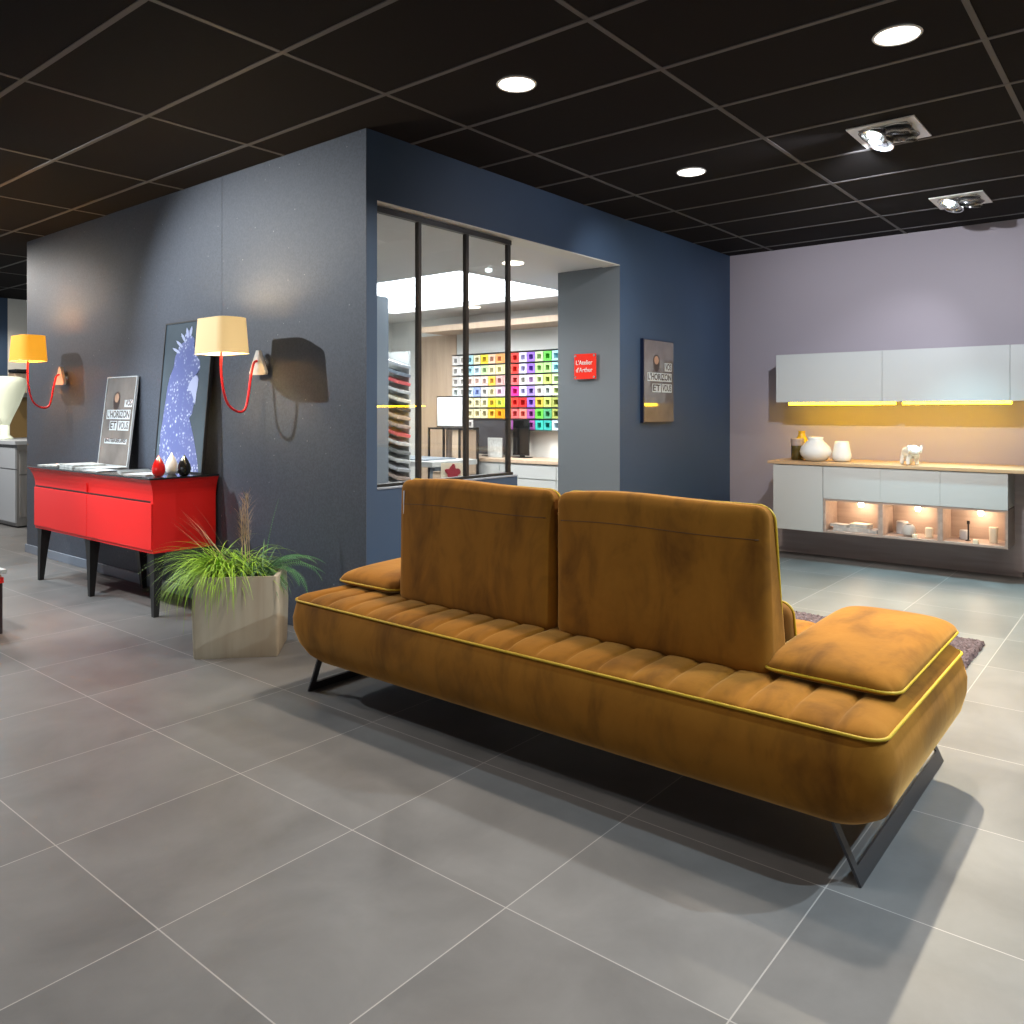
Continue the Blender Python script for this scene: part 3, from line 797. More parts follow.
for a, el, L, b in ((-.1, .95, .46, 2.2), (-.45, .8, .42, 2.3), (.35, 1.1, .40, 2.0), (-.9, .75, .32, 2.0), (.1, .7, .42, 1.5), (.75, 1.0, .34, 1.8), (-.25, 1.15, .42, 1.9), (-.6, 1.0, .38, 2.4), (.2, .95, .44, 1.7)):
    dv = prot(math.cos(a)*math.cos(el), math.sin(a)*math.cos(el), 0)-prot(0, 0, 0)
    frond(prot(.11, .02, .39), (dv.x, dv.y, math.sin(el)), L*.86, b)
frond(prot(.09, .12, .39), (.06, -.03, .98), .42, .25, 'upright_frond', 'fern', .030)
for i in range(4):
    bm = NB(); a = random.uniform(-.25, .25)
    base = prot(-.02+.03*i*.5, .05, .39)
    pts = [base+Vector((0, 0, 1))*(.36+.03*i)*k/10+Vector((.02*a, .10*a*(k/10)**2+.012*i*(k/10), 0)) for k in range(11)]
    tube(bm, pts, .0022, False, 5)
    for j in range(60):
        u = .45+.55*random.random(); p = pts[int(u*10)]
        blade(bm, p, (random.uniform(-1, 1), random.uniform(-1, 1), 1.6), random.uniform(.04, .10), .4, .0016, 3)
    obj('dry_plume', bm, 'drygrass', Pl)
for i in range(10):
    bm = NB(); a = math.radians(random.uniform(150, 215)); el = random.uniform(.9, 1.3)
    dv = prot(math.cos(a)*math.cos(el), math.sin(a)*math.cos(el), 0)-prot(0, 0, 0)
    blade(bm, prot(-.06+random.uniform(-.05, .05), 0, .39), (dv.x, dv.y, math.sin(el)), random.uniform(.34, .50), .35, .010)
    obj('dry_stalk', bm, 'drygrass', Pl)

# ---------------------------------------------------------------- rug
bm = NB(); nx, ny = 150, 240; g = []
for i in range(nx+1):
    row = []
    for j in range(ny+1):
        x = 3.85+1.29*i/nx; y = .80+2.2*j/ny
        e = min(i, nx-i, j, ny-j)
        z = .004 if e == 0 else .018+.014*random.random()
        if e < 3: x += random.uniform(-.006, .006); y += random.uniform(-.006, .006)
        row.append(bm.verts.new((x+random.uniform(-.003, .003), y+random.uniform(-.003, .003), z)))
    g.append(row)
for i in range(nx):
    for j in range(ny): bm.faces.new((g[i][j], g[i+1][j], g[i+1][j+1], g[i][j+1]))
tag(obj('shag_rug', bm, 'rug'), 'plum grey shaggy rug on the tiled floor in front of the sofa', 'rug')

# ---------------------------------------------------------------- upper cabinets
UZ0, UZ1, UXF = 1.385, 1.823, 7.36
ups = [(2.841, 1.915, 'white wall cabinet, leftmost of the row above the yellow light strip'), (1.915, .974, 'white wall cabinet in the middle of the row, over the dog figurine'), (.974, .03, 'white wall cabinet cut by the right edge of the photo')]
for a, b, lab in ups:
    t = thing('wall_cabinet', lab, 'cabinet', (UXF+.17, (a+b)/2, UZ0), 'white wall cabinets')
    obj('body', B(UXF+.02, PX-.002, b+.001, a-.001, UZ0+.004, UZ1-.002), 'white', t)
    obj('door', B(UXF, UXF+.019, b+.0012, a-.0012, UZ0, UZ1, bev=.0015), 'white', t)
t = thing('wall_cabinet', 'grey wall cabinet reaching the ceiling farther along the lilac wall, beyond the right edge', 'cabinet', (UXF+.17, -1.7, UZ0))
obj('body', B(UXF+.02, PX-.002, -2.25, -1.12, UZ0, ZC-.01), 'greywall', t); obj('door', B(UXF, UXF+.019, -2.25, -1.12, UZ0, ZC-.01), 'greywall', t)
def led(y0, y1, label):
    t = thing('light_strip', label, 'light strip', (7.44, (y0+y1)/2, UZ0-.004), 'yellow light strips')
    obj('profile', B(7.372, 7.404, y0, y1, UZ0-.005, UZ0), 'chrome', t)
    obj('lit_tube', B(7.364, 7.396, y0+.01, y1-.01, UZ0-.026, UZ0-.0055, bev=.004), 'led_yellow', t)
    o = area('strip_lamp', (7.45, (y0+y1)/2, UZ0-.022), .02, .5*(y1-y0), (1, .62, .01), (0, 0, 0), (y1-y0)-.04, 170)
    o.parent = t; o.location = (-.02, 0, -.026)
led(1.80, 2.735, 'glowing yellow light strip under the leftmost wall cabinet')
led(.955, 1.765, 'glowing yellow light strip under the middle wall cabinet')
led(-1.95, -.45, 'glowing yellow light strip farther right along the lilac wall')

# ---------------------------------------------------------------- lower cabinets
LX, LB = 7.06, 7.40; L0, L1, LM = .262, .832, .548
t = thing('base_cabinet', 'white tall-front floating cabinet, leftmost under the oak worktop', 'cabinet', (7.23, 2.53, L0), 'white floating cabinets')
obj('body', B(LX+.02, LB, 2.315, 2.752, L0, L1), 'white', t); obj('door', B(LX, LX+.019, 2.3165, 2.7505, L0, L1-.002, bev=.0015), 'white', t)
segs = [(2.313, 1.852, 'left'), (1.852, 1.408, 'middle'), (1.408, .948, 'right')]
for a, b, nm in segs:
    t = thing('drawer_unit', 'white drawer above the %s lit niche under the oak worktop' % nm, 'drawer unit', (7.23, (a+b)/2, LM), 'white drawers over niches')
    obj('body', B(LX+.02, LB, b+.001, a-.001, LM+.012, L1), 'white', t); obj('drawer', B(LX, LX+.019, b+.0006, a-.0006, LM+.006, L1-.002, bev=.001), 'white', t)
niche_bulbs = [(2.07, .49), (1.62, .485), (1.165, .48)]
for (a, b, nm), (by, bz) in zip(segs, niche_bulbs):
    t = thing('open_niche', '%s open grey oak niche with a lit bulb, below a white drawer' % nm, 'shelf niche', (7.23, (a+b)/2, L0), 'open lit niches')
    bm = NB(); th = .018
    box(bm, LX+.004, LB, b, a, L0, L0+th); box(bm, LX+.004, LB, b, a, LM-.012, LM+.004)
    box(bm, LX+.004, LB, b, b+th, L0+th, LM-.012); box(bm, LX+.004, LB, a-th, a, L0+th, LM-.012); box(bm, LB-.012, LB, b+th, a-th, L0+th, LM-.012)
    obj('carcass', bm, 'greyoak', t)
    obj('spot_bulb', lathe(NB(), [(.012, .0), (.018, .004), (.018, .010), (.010, .014)], (7.30, by, LM-.03), 16), 'bulb', t, True)
    obj('glow_globe', lathe(NB(), [(.002, LM-.075), (.017, LM-.068), (.023, LM-.052), (.017, LM-.036), (.006, LM-.03)], (7.30, by, 0), 16), 'bulb', t, 'all')
    la = bpy.data.lights.new('niche_lamp', 'POINT'); la.energy = 1.0; la.color = (1, .70, .48); la.shadow_soft_size = .02
    o = bpy.data.objects.new('niche_lamp', la); C.objects.link(o); o.parent = t; o.location = (7.24-7.23, by-(a+b)/2, LM-.095-L0)
tag(obj('worktop', B(LX-.012, 7.70, -2.3, 2.80, L1+.003, L1+.030, bev=.002), 'oak'), 'long oak worktop running along the lilac wall over the white cabinets', 'worktop')
tag(obj('plinth_panel', box(B(LB+.001, 7.70, .885, 2.86, .045, L1), LB+.03, 7.70, .90, 2.85, 0, .045), 'plinth'), 'taupe back panel standing on the floor behind the floating cabinets', 'panel')
WT = L1+.030
# things on the worktop
def vase(name, prof, x, y, m, label, cat='vase', extra=None, h0=None):
    z = WT+.0005 if h0 is None else h0
    t = thing(name, label, cat, (x, y, z))
    obj('body', lathe(NB(), [(r, z+q) for r, q in prof], (x, y, 0), 32), m, t, 'all')
    if extra:
        for n2, pr2, m2 in extra: obj(n2, lathe(NB(), [(r, z+q) for r, q in pr2], (x, y, 0), 24), m2, t, True)
vase('cylinder_vase', [(.045, 0), (.055, .005), (.055, .16), (.052, .165)], 7.30, 2.62, 'olive', 'dark olive cylinder vase with stone coloured rim, leftmost on the oak worktop', extra=[('rim_band', [(.056, .13), (.0565, .135), (.0565, .19), (.05, .192)], 'greyoak')])
vase('bottle_vase', [(.05, 0), (.075, .01), (.08, .06), (.075, .12), (.055, .18), (.032, .22), (.028, .25), (.034, .26), (.02, .26)], 7.44, 2.63, 'amber', 'yellow amber bottle vase half hidden behind the round white vase')
vase('round_vase', [(.05, 0), (.09, .008), (.125, .05), (.135, .085), (.122, .125), (.085, .165), (.068, .18), (.064, .195), (.068, .212), (.060, .212), (.056, .195)], 7.22, 2.43, 'whitegloss', 'round white vase with short neck on the oak worktop')
vase('tapered_vase', [(.05, 0), (.072, .01), (.082, .04), (.080, .07), (.068, .12), (.058, .178), (.052, .178), (.058, .12)], 7.28, 2.225, 'whitegloss', 'white tapered vase wider at its base, right of the round white vase')

# dog figurine, head down
D = tag(NB and None or bpy.data.objects.new('dog_figurine', None), 'small white ceramic dog figurine with lowered head on the oak worktop', 'figurine'); C.objects.link(D); D.location = (7.20, 1.66, WT); D.rotation_euler = (0, 0, math.radians(-52)); D.scale = (1.5, 1.3, 1.35)
vt = [((0, .035, .085), .030), ((0, 0, .095), .034), ((0, -.035, .088), .030), ((0, -.055, .108), .030), ((-.006, -.080, .104), .033), ((-.012, -.112, .082), .018),
      ((-.022, .045, .05), .013), ((-.024, .052, .008), .012), ((.022, .045, .05), .013), ((.024, .062, .008), .012), ((-.022, -.035, .05), .012), ((-.026, -.040, .008), .012), ((.022, -.035, .05), .012), ((.026, -.030, .008), .012), ((0, .062, .098), .009), ((0, .070, .080), .006)]
ed = [(0, 1), (1, 2), (2, 3), (3, 4), (4, 5), (0, 6), (6, 7), (0, 8), (8, 9), (2, 10), (10, 11), (2, 12), (12, 13), (0, 14), (14, 15)]
me = bpy.data.meshes.new('dog_body'); me.from_pydata([v[0] for v in vt], ed, [])
ob = bpy.data.objects.new('dog_body', me); C.objects.link(ob); md = ob.modifiers.new('s', 'SKIN')
for i, v in enumerate(vt): me.skin_vertices[0].data[i].radius = (v[1], v[1])
me.skin_vertices[0].data[1].use_root = True
ob.modifiers.new('ss', 'SUBSURF').levels = 2; ob.modifiers['ss'].render_levels = 2
bpy.context.view_layer.update()
me2 = bpy.data.meshes.new_from_object(ob.evaluated_get(bpy.context.evaluated_depsgraph_get())); bpy.data.objects.remove(ob)
for p in me2.polygons: p.use_smooth = True
me2.materials.clear(); me2.materials.append(M['whitegloss'])
zmin = min(v.co.z for v in me2.vertices)
for v in me2.vertices: v.co.z -= zmin
ob = bpy.data.objects.new('body', me2); C.objects.link(ob); ob.parent = D
for s in (-1, 1):
    bm = NB(); bmesh.ops.create_uvsphere(bm, u_segments=12, v_segments=8, radius=1)
    xf(bm, Matrix.Translation((-.006+s*.034, -.078, .098)) @ Matrix.Diagonal((.006, .014, .024, 1)))
    obj('ear', bm, 'whitegloss', D, 'all', world=False)

# niche contents
FZ = L0+.018
def book(x, y, w, d, h, z, rot, m, label):
    t = thing('book', label, 'book', (x, y, z), 'books in the left niche', rot)
    obj('pages', box(NB(), -d/2+.002, d/2-.004, -w/2+.002, w/2-.002, .003, h-.003), 'paper', t, world=False)
    obj('cover', box(box(box(NB(), -d/2, d/2, -w/2, w/2, 0, .003), -d/2, d/2, -w/2, w/2, h-.003, h), d/2-.003, d/2, -w/2, w/2, .003, h-.003), m, t, world=False)
book(7.17, 2.185, .14, .11, .030, FZ, .2, 'grey', 'grey blue book lying flat, bottom left of the lit niche pile')
book(7.18, 2.20, .15, .10, .022, FZ+.0305, -.2, 'white', 'white book lying on the grey blue book in the left niche')
book(7.20, 2.04, .16, .13, .035, FZ, .1, 'white', 'thick white book flat in the middle of the left niche')
book(7.20, 2.04, .15, .12, .030, FZ+.0355, -.15, 'candle', 'cream book on top of the thick white book in the left niche')
book(7.19, 1.915, .10, .12, .028, FZ, -.4, 'grey', 'grey book lying at the right end of the left niche')
def simple(name, prof, x, y, z, m, label, cat, grp=None):
    t = thing(name, label, cat, (x, y, z), grp); obj('body', lathe(NB(), [(r, z+q) for r, q in prof], (x, y, 0), 24), m, t, True)
simple('glass_jar', [(.03, 0), (.046, .004), (.046, .10), (.042, .105)], 7.28, 1.735, FZ, 'grey', 'pale jar standing at left of the middle niche', 'jar')
simple('round_bowl', [(.02, 0), (.042, .012), (.054, .045), (.045, .080), (.03, .095), (.024, .095), (.04, .07)], 7.17, 1.66, FZ, 'white', 'round white pot in the middle niche beside the bulb', 'bowl')
simple('tealight_holder', [(.02, 0), (.021, .003), (.021, .03), (.017, .03)], 7.10, 1.60, FZ, 'candle', 'tiny lit tealight holder at front of the middle niche', 'candle')
simple('small_lantern', [(.026, 0), (.03, .004), (.03, .075), (.02, .08)], 7.20, 1.515, FZ, 'candle', 'small ivory lantern at right of the middle niche', 'lantern')
simple('white_jar', [(.03, 0), (.036, .004), (.036, .07), (.03, .075)], 7.28, 1.275, FZ, 'grey', 'pale green white jar at left of the right niche', 'jar')
simple('candlestick', [(.02, 0), (.02, .006), (.006, .012), (.006, .13), (.011, .135), (.011, .16)], 7.20, 1.235, FZ, 'black', 'slim black candlestick in the right niche', 'candlestick')
simple('tealight_cup', [(.02, 0), (.021, .003), (.021, .03), (.017, .03)], 7.10, 1.165, FZ, 'candle', 'tiny ivory tealight cup at front of the right niche', 'candle')
simple('glass_tumbler', [(.025, 0), (.028, .003), (.032, .12), (.030, .12)], 7.22, 1.065, FZ, 'candle', 'tall ivory tumbler at right of the right niche', 'tumbler')

# ---------------------------------------------------------------- red sign on the pier side
sg = thing('wall_sign', 'square red acrylic sign reading L\'Atelier d\'Arthur on the grey pier', 'sign', (OX1-.02, 3.77, 1.67))
obj('plate', B(OX1-.028, OX1-.022, 3.664, 3.880, 1.570, 1.780), 'redsign', sg)
for yy in (3.680, 3.864):
    for zz in (1.586, 1.764):
        obj('standoff_screw', lathe(NB(), [(.009, -.002), (.009, .001), (.006, .004), (.006, .032)], (OX1-.032, yy, zz), 14, mtx=Matrix.Rotation(PI/2, 4, 'Y')), 'chrome', sg, True)
for s, z in (("L'Atelier", 1.690), ("d'Arthur", 1.628)):
    obj('lettering', text_bm(s, .052, (0, -1, 0), (0, 0, 1), (OX1-.0285, 3.862, z), .0012, .0006, width=.165), 'whitegloss', sg)

# poster on blue wall
po = thing('wall_poster', 'narrow glossy portrait poster with white word blocks hanging on the blue wall', 'poster', (6.195, BY-.02, 1.2))
bm = NB(); box(bm, 5.93, 6.455, BY-.030, BY-.001, 1.205, 1.913); obj('backing', bm, 'navy', po)
pr = obj('print', B(5.940, 6.450, BY-.034, BY-.030, 1.212, 1.906), 'print_grey', po)
def P3(s, v, d=0): return Vector((5.940+.51*s, BY-.034-(d+.0045), 1.212+.694*v))
def pb3(bm, s0, s1, v0, v1, d0, d1): prism(bm, [(s0, v0), (s1, v0), (s1, v1), (s0, v1)], lambda p: P3(p[0], p[1], d0), lambda p: P3(p[0], p[1], d1))
poster_art(P3, pb3, pr, [(.68, .93, .63, .735, 'VOS'), (.10, .93, .50, .605, "L'HORIZON"), (.26, .55, .365, .470, 'ET'), (.58, .93, .365, .470, 'VOUS')])

# ---------------------------------------------------------------- workshop fittings
t = thing('cupboard', 'added tall slate grey cupboard standing in for a reflection in the left glass pane', 'cupboard', (4.8, 5.85, 0))  # added block where the pane only carries a grey reflection
obj('body', B(4.5, 5.06, 5.62, 6.1, .05, 2.36), 'greywall', t); obj('door', B(4.502, 4.779, 5.602, 5.62, .06, 2.35), 'greywall', t); obj('door', B(4.782, 5.058, 5.602, 5.62, .06, 2.35), 'greywall', t)
obj('plinth', B(4.52, 5.04, 5.64, 6.1, 0, .05), 'black', t)
t = thing('wood_header', 'pale oak boxed header over the colour samples in the workshop', 'bulkhead', (7.2, 6, 2.26))
obj('box', B(6.95, 7.398, 4.2, 7.10, 2.262, 2.33), 'oakpale', t)
tag(obj('oak_cladding', B(7.3875, 7.399, 6.93, 7.62, 0, 2.268), 'oakpale'), 'tall pale oak wall panel left of the colour samples', 'panel')
# sample rack
CX = 7.386; pitch = .1178; Y0 = 6.895; Z0 = 1.993
rk = thing('sample_rack', 'black wall rack of thin shelves holding the colour sample cubes', 'rack', (CX, 6.0, 1.1))
ncol = 17
for r in range(8):
    z = Z0-.130*r
    obj('shelf', B(CX-.115, CX, Y0-pitch*ncol, Y0+.004, z, z+.007), 'black', rk)
P_ = dict(w=(.66, .63, .60), lb=(.36, .62, .70), pb=(.55, .66, .72), cr=(.72, .66, .42), ye=(.80, .60, .02), pe=(.80, .52, .36), og=(.85, .36, .10), rd=(.75, .04, .03), lv=(.58, .55, .75), pu=(.25, .12, .55), pg=(.50, .66, .34), gr=(.12, .55, .06), cy=(.35, .68, .75), py=(.80, .72, .35), lg=(.38, .65, .22), bl=(.75, .58, .52), am=(.85, .52, .05), ro=(.72, .35, .33), rr=(.65, .12, .12), li=(.58, .42, .62), yg=(.60, .68, .38), ol=(.45, .52, .14), bu=(.28, .36, .68), pk=(.75, .50, .62), mg=(.72, .03, .25), vi=(.28, .20, .52), pw=(.62, .66, .64), ly=(.62, .72, .05), dr=(.60, .02, .02), oy=(.48, .38, .05), do=(.30, .34, .08), o2=(.90, .38, .01), sa=(.75, .20, .16), dg=(.08, .34, .16), dp=(.30, .08, .30), te=(.04, .45, .36), t2=(.03, .36, .32))
names = dict(w='off-white', lb='light blue', pb='pale blue', cr='cream', ye='strong yellow', pe='peach', og='orange', rd='red', lv='lavender', pu='purple', pg='pale green', gr='bright green', cy='cyan', py='pale yellow', lg='light green', bl='blush', am='amber', ro='rose', rr='brick red', li='lilac', yg='yellow green', ol='olive green', bu='blue', pk='pink', mg='magenta', vi='violet', pw='greenish white', ly='lime yellow', dr='deep red', oy='ochre', do='dark olive', o2='vivid orange', sa='salmon', dg='dark green', dp='plum', te='turquoise', t2='teal')
rowsC = ['w w lb cr ye pe og og rd lv pu pg gr cy cy pb', 'w w lb pb pg cr py py rd lv pu lg lg cy cy pb', 'w w bl bl bl am ro ro rr w li yg ol pg pg w', 'pw w pb bu w cr pk pk mg lv vi w pw yg w w',
         'w w cr cr cr ye ly ly rd dr pu oy ol do do ol', 'w w cr cr cr am o2 o2 rr sa dp gr dg do do ol', 'w w w w w w w w dp dp dp te t2 pb pb w']
ordn = ['top', 'second', 'third', 'fourth', 'fifth', 'sixth', 'bottom']
ordc = ['first', 'second', 'third', 'fourth', 'fifth', 'sixth', 'seventh', 'eighth', 'ninth', 'tenth', 'eleventh', 'twelfth', 'thirteenth', 'fourteenth', 'fifteenth', 'sixteenth', 'seventeenth']
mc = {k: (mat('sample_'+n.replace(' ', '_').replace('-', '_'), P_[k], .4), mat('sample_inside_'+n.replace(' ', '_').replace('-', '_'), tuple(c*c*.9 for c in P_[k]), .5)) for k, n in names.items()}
S_ = .110; hh = .027
def cube_mesh(k):
    bm = NB(); a = S_/2
    prism(bm, [(-a, 0), (a, 0), (a, S_*.5-hh), (-a, S_*.5-hh)], lambda p: Vector((0, p[0], p[1])), lambda p: Vector((.10, p[0], p[1])))
    prism(bm, [(-a, S_*.5+hh), (a, S_*.5+hh), (a, S_), (-a, S_)], lambda p: Vector((0, p[0], p[1])), lambda p: Vector((.10, p[0], p[1])))
    prism(bm, [(-a, S_*.5-hh), (-hh, S_*.5-hh), (-hh, S_*.5+hh), (-a, S_*.5+hh)], lambda p: Vector((0, p[0], p[1])), lambda p: Vector((.10, p[0], p[1])))
    prism(bm, [(hh, S_*.5-hh), (a, S_*.5-hh), (a, S_*.5+hh), (hh, S_*.5+hh)], lambda p: Vector((0, p[0], p[1])), lambda p: Vector((.10, p[0], p[1])))
    bmesh.ops.recalc_face_normals(bm, faces=bm.faces)
    me = bpy.data.meshes.new('sample_cube'); bm.to_mesh(me); bm.free(); me.materials.append(mc[k][0])
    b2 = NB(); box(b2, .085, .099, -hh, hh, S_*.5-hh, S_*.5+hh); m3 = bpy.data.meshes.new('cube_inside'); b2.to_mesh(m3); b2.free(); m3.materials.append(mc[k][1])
    return me, m3
cache = {}
for r, row in enumerate(rowsC):
    for c, k in enumerate(row.split()):
        if r == 6 and 5 <= c <= 8: pass
        if c > 14: continue
        if k not in cache: cache[k] = cube_mesh(k)
        o = bpy.data.objects.new('sample_cube', cache[k][0]); C.objects.link(o)
        o.location = (CX-.112, Y0-pitch*(c+.5), Z0-.130*(r+1)+.0075)
        tag(o, '%s sample cube, %s shelf row, %s from the oak panel' % (names[k], ordn[r], ordc[c]), 'colour sample', 'colour sample cubes')
        i = bpy.data.objects.new('cube_inside', cache[k][1]); C.objects.link(i); i.parent = o

# counter along back wall
ct = thing('drawer_counter', 'white drawer counter with pale oak top under the colour samples', 'counter', (7.12, 5.7, 0))
obj('body', B(6.88, 7.398, 4.25, 6.55, .08, .735), 'white', ct)
obj('toe_kick', B(6.93, 7.38, 4.28, 6.52, 0, .08), 'grey', ct)
obj('worktop', B(6.85, 7.398, 4.25, 6.56, .737, .775, bev=.003), 'oakpale', ct)
for a, b in ((4.255, 5.0), (5.004, 5.78), (5.784, 6.545)):
    for z in (.10, .26, .42, .575):
        obj('drawer', B(6.860, 6.879, a, b-.002, z, z+.145, bev=.003), 'white', ct)
# monitors
def monitor(y0, y1, z0, z1, x, label, m='graphite'):
    t = thing('monitor', label, 'monitor', (x, (y0+y1)/2, .775), 'dark screens on the workshop counter')
    obj('screen', B(x, x+.02, y0, y1, z0, z1, bev=.003), m, t)
    obj('bezel', box(box(NB(), x-.003, x+.001, y0, y1, z0, z0+.012), x-.003, x+.001, y0, y1, z1-.012, z1), 'black', t)
    obj('stand', B(x+.02, x+.04, (y0+y1)/2-.03, (y0+y1)/2+.03, .78, z0+.1), 'black', t); obj('foot', B(x-.04, x+.10, (y0+y1)/2-.09, (y0+y1)/2+.09, .7755, .785), 'black', t)
monitor(5.92, 6.44, .80, 1.21, 7.16, 'wide dark monitor on the white counter, behind the small picture frame')
monitor(5.60, 5.83, .80, 1.21, 7.16, 'narrow dark screen on the workshop counter nearest the pier', 'blackgloss')
f = thing('picture_frame', 'small white picture frame standing before the dark monitor in the workshop', 'picture frame', (7.02, 5.99, .776))
bm = NB(); a0, a1, c0, c1 = 5.88, 6.09, .776, 1.00
box(bm, 7.02, 7.035, a0, a1, c0, c0+.025); box(bm, 7.02, 7.035, a0, a1, c1-.025, c1); box(bm, 7.02, 7.035, a0, a0+.025, c0+.025, c1-.025); box(bm, 7.02, 7.035, a1-.025, a1, c0+.025, c1-.025)
obj('frame', bm, 'white', f); obj('print', B(7.026, 7.032, a0+.025, a1-.025, c0+.025, c1-.025), 'paper', f)

# white desk, board and stand
dk = thing('desk', 'white topped desk with blue grey frame in the workshop behind the glass', 'desk', (5.95, 6.25, 0))
obj('desk_top', B(5.78, 6.46, 5.75, 6.95, .735, .79, bev=.004), 'white', dk)
obj('glass_mat', B(5.88, 6.34, 5.95, 6.75, .791, .803), 'deskgrey', dk)
for (a, b) in ((5.84, 5.82), (6.38, 5.82), (5.84, 6.88), (6.38, 6.88)):
    bm = NB(); tube(bm, [(a, b, .735), (a, b+(.05 if b < 6 else -.05), 0.0)], .022, False, 4); obj('leg', bm, 'deskgrey', dk)
obj('rail', B(5.86, 6.36, 5.80, 5.84, .69, .733), 'deskgrey', dk)
cu = thing('cubby_stand', 'black framed cubby with oak sides standing behind the workshop desk', 'shelf unit', (6.64, 6.42, 0))
bm = NB()
for yy in (6.03, 6.27, 6.50):
    box(bm, 6.48, 6.50, yy, yy+.02, 0, 1.12); box(bm, 6.78, 6.80, yy, yy+.02, 0, 1.12)
box(bm, 6.48, 6.80, 6.03, 6.52, 1.10, 1.12)
obj('metal_frame', bm, 'black', cu)
obj('side_panel', B(6.50, 6.78, 6.06, 6.16, .30, 1.09), 'oakpale', cu); obj('shelf', B(6.49, 6.77, 6.05, 6.50, .60, .62), 'oakpale', cu); obj('back', B(6.78, 6.79, 6.05, 6.50, .62, 1.09), 'greyoak', cu)
wb = thing('white_board', 'white presentation board in thin dark frame standing on the black cubby', 'board', (6.62, 6.46, 1.12))
obj('frame', B(6.615, 6.635, 6.10, 6.51, 1.121, 1.475), 'darkbronze', wb); obj('surface', B(6.611, 6.616, 6.112, 6.498, 1.136, 1.46), 'screenwhite', wb)
hd = thing('leather_sample', 'burgundy hide shaped leather sample standing on the floor display by desk', 'leather sample', (5.70, 5.39, 0))
bm = NB(); hide = []
for k in range(40):
    a = 2*PI*k/40; rr = .066+.014*math.cos(5*(a-PI/2))+.005*math.cos(9*a); hide.append((rr*math.cos(a), rr*1.15*math.sin(a)))
prism(bm, hide, lambda p: Vector((5.70+p[0]*.6, 5.39-p[0]*.8, .70+p[1])), lambda p: Vector((5.708+p[0]*.6, 5.396-p[0]*.8, .70+p[1])))
obj('hide', bm, 'burgundy', hd)
obj('stand_panel', xf(B(-.12, .10, .012, .03, .004, .80), Matrix.Translation((5.70, 5.39, 0)) @ Matrix.Rotation(math.atan2(-.8, .6), 4, 'Z')), 'candle', hd)

# material sample tower at left pane: slanted slabs
tw = thing('sample_tower', 'white upright tower with slanted slots for slab samples behind the glass', 'rack', (5.62, 6.0, 0))
obj('spine', B(5.755, 5.77, 6.06, 6.36, 0, 1.92), 'white', tw); obj('side_panel', B(5.52, 5.77, 6.36, 6.38, 0, 1.92), 'white', tw)
cols = [('grey', 'light grey'), ('deskgrey', 'blue grey'), ('rr', 'dusty red'), ('white', 'white'), ('candle', 'cream'), ('graphite', 'charcoal'), ('oakpale', 'pale oak'), ('greyoak', 'grey oak'), ('rr', 'dusty pink red'), ('paper', 'mottled pale'), ('paper2', 'mottled dark'), ('white', 'white'), ('grey', 'light grey'), ('greyoak', 'grey oak'), ('white', 'white'), ('deskgrey', 'blue grey'), ('grey', 'light grey')]
for k, (m_, n_) in enumerate(cols):
    z = 1.80-k*.088
    mm = mc['rr'][0] if m_ == 'rr' else m_
    o = thing('sample_slab', '%s slab sample, %s from the top of the slanted sample tower' % (n_, ordc[k]), 'slab sample', (5.60, 6.0, z), 'slab samples in the tower')
    R = Matrix.Translation((5.645, 6.16, z)) @ Matrix.Rotation(math.radians(16), 4, 'X') @ Matrix.Rotation(math.radians(8), 4, 'Y')
    obj('slab', xf(B(-.095, .095, -.15, .15, -.015, .015, bev=.002), R), mm, o)

# workshop ceiling spots
for x, y, lab in ((5.00, 4.07, 'round lit downlight in the light workshop ceiling right above the doorway'), (6.82, 6.14, 'round lit downlight at the back of the workshop ceiling')):
    t = thing('workshop_downlight', lab, 'ceiling light', (x, y, SZ-.006), 'workshop downlights')
    obj('diffuser', lathe(NB(), [(.085, SZ-.001), (.085, SZ-.006)], (x, y, 0), 28), mat('lit_warm_disc', (1, 1, 1), .5, emit=(1, .85, .65), es=2.5), t)

# ---------------------------------------------------------------- far room (left edge)
t = thing('grey_cabinet', 'light grey drawer cabinet standing past the end of the dark wall', 'cabinet', (3.87, 10.6, 0))
obj('body', B(3.475, 4.3, 9.95, 11.3, .02, .93), 'greyside', t)
obj('drawer', B(3.46, 3.475, 9.955, 11.29, .66, .89), 'grey', t); obj('drawer', B(3.46, 3.475, 9.955, 11.29, .06, .645), 'grey', t)
obj('side_drawer', B(3.50, 4.28, 9.93, 9.95, .60, .86), 'greyside', t); obj('side_drawer', B(3.50, 4.28, 9.93, 9.95, .12, .585), 'greyside', t)
obj('worktop', B(3.44, 4.33, 9.90, 11.32, .93, .97), 'grey', t)
t = thing('table_lamp', 'large pale green lit lamp shade standing on the light grey cabinet', 'lamp', (3.66, 10.85, .97))
obj('base', lathe(NB(), [(.09, .971), (.085, .985), (.05, 1.02), (.05, 1.14)], (3.66, 10.85, 0), 28), 'shade_pale', t, 'all')
obj('lamp_shade', lathe(NB(), [(.05, 1.14), (.08, 1.22), (.15, 1.38), (.21, 1.55), (.225, 1.64), (.21, 1.70), (.15, 1.72)], (3.66, 10.85, 0), 36, mtx=None), 'shade_pale', t, 'all')
t = thing('wall_unit', 'bronze lit wall unit with pale ledge and oak box in the far room', 'shelving', (4.9, 12.3, 0))
obj('back_panel', B(4.25, 5.6, 12.44, 12.49, .92, 1.5), 'brown', t); obj('ledge', B(4.2, 5.6, 12.2, 12.48, .86, .92), 'grey', t); obj('oak_box', B(4.25, 5.6, 12.25, 12.48, 1.56, 1.82), 'oakpale', t)
obj('dark_shelf', B(4.25, 5.6, 12.2, 12.48, 1.84, 1.88), 'black', t)
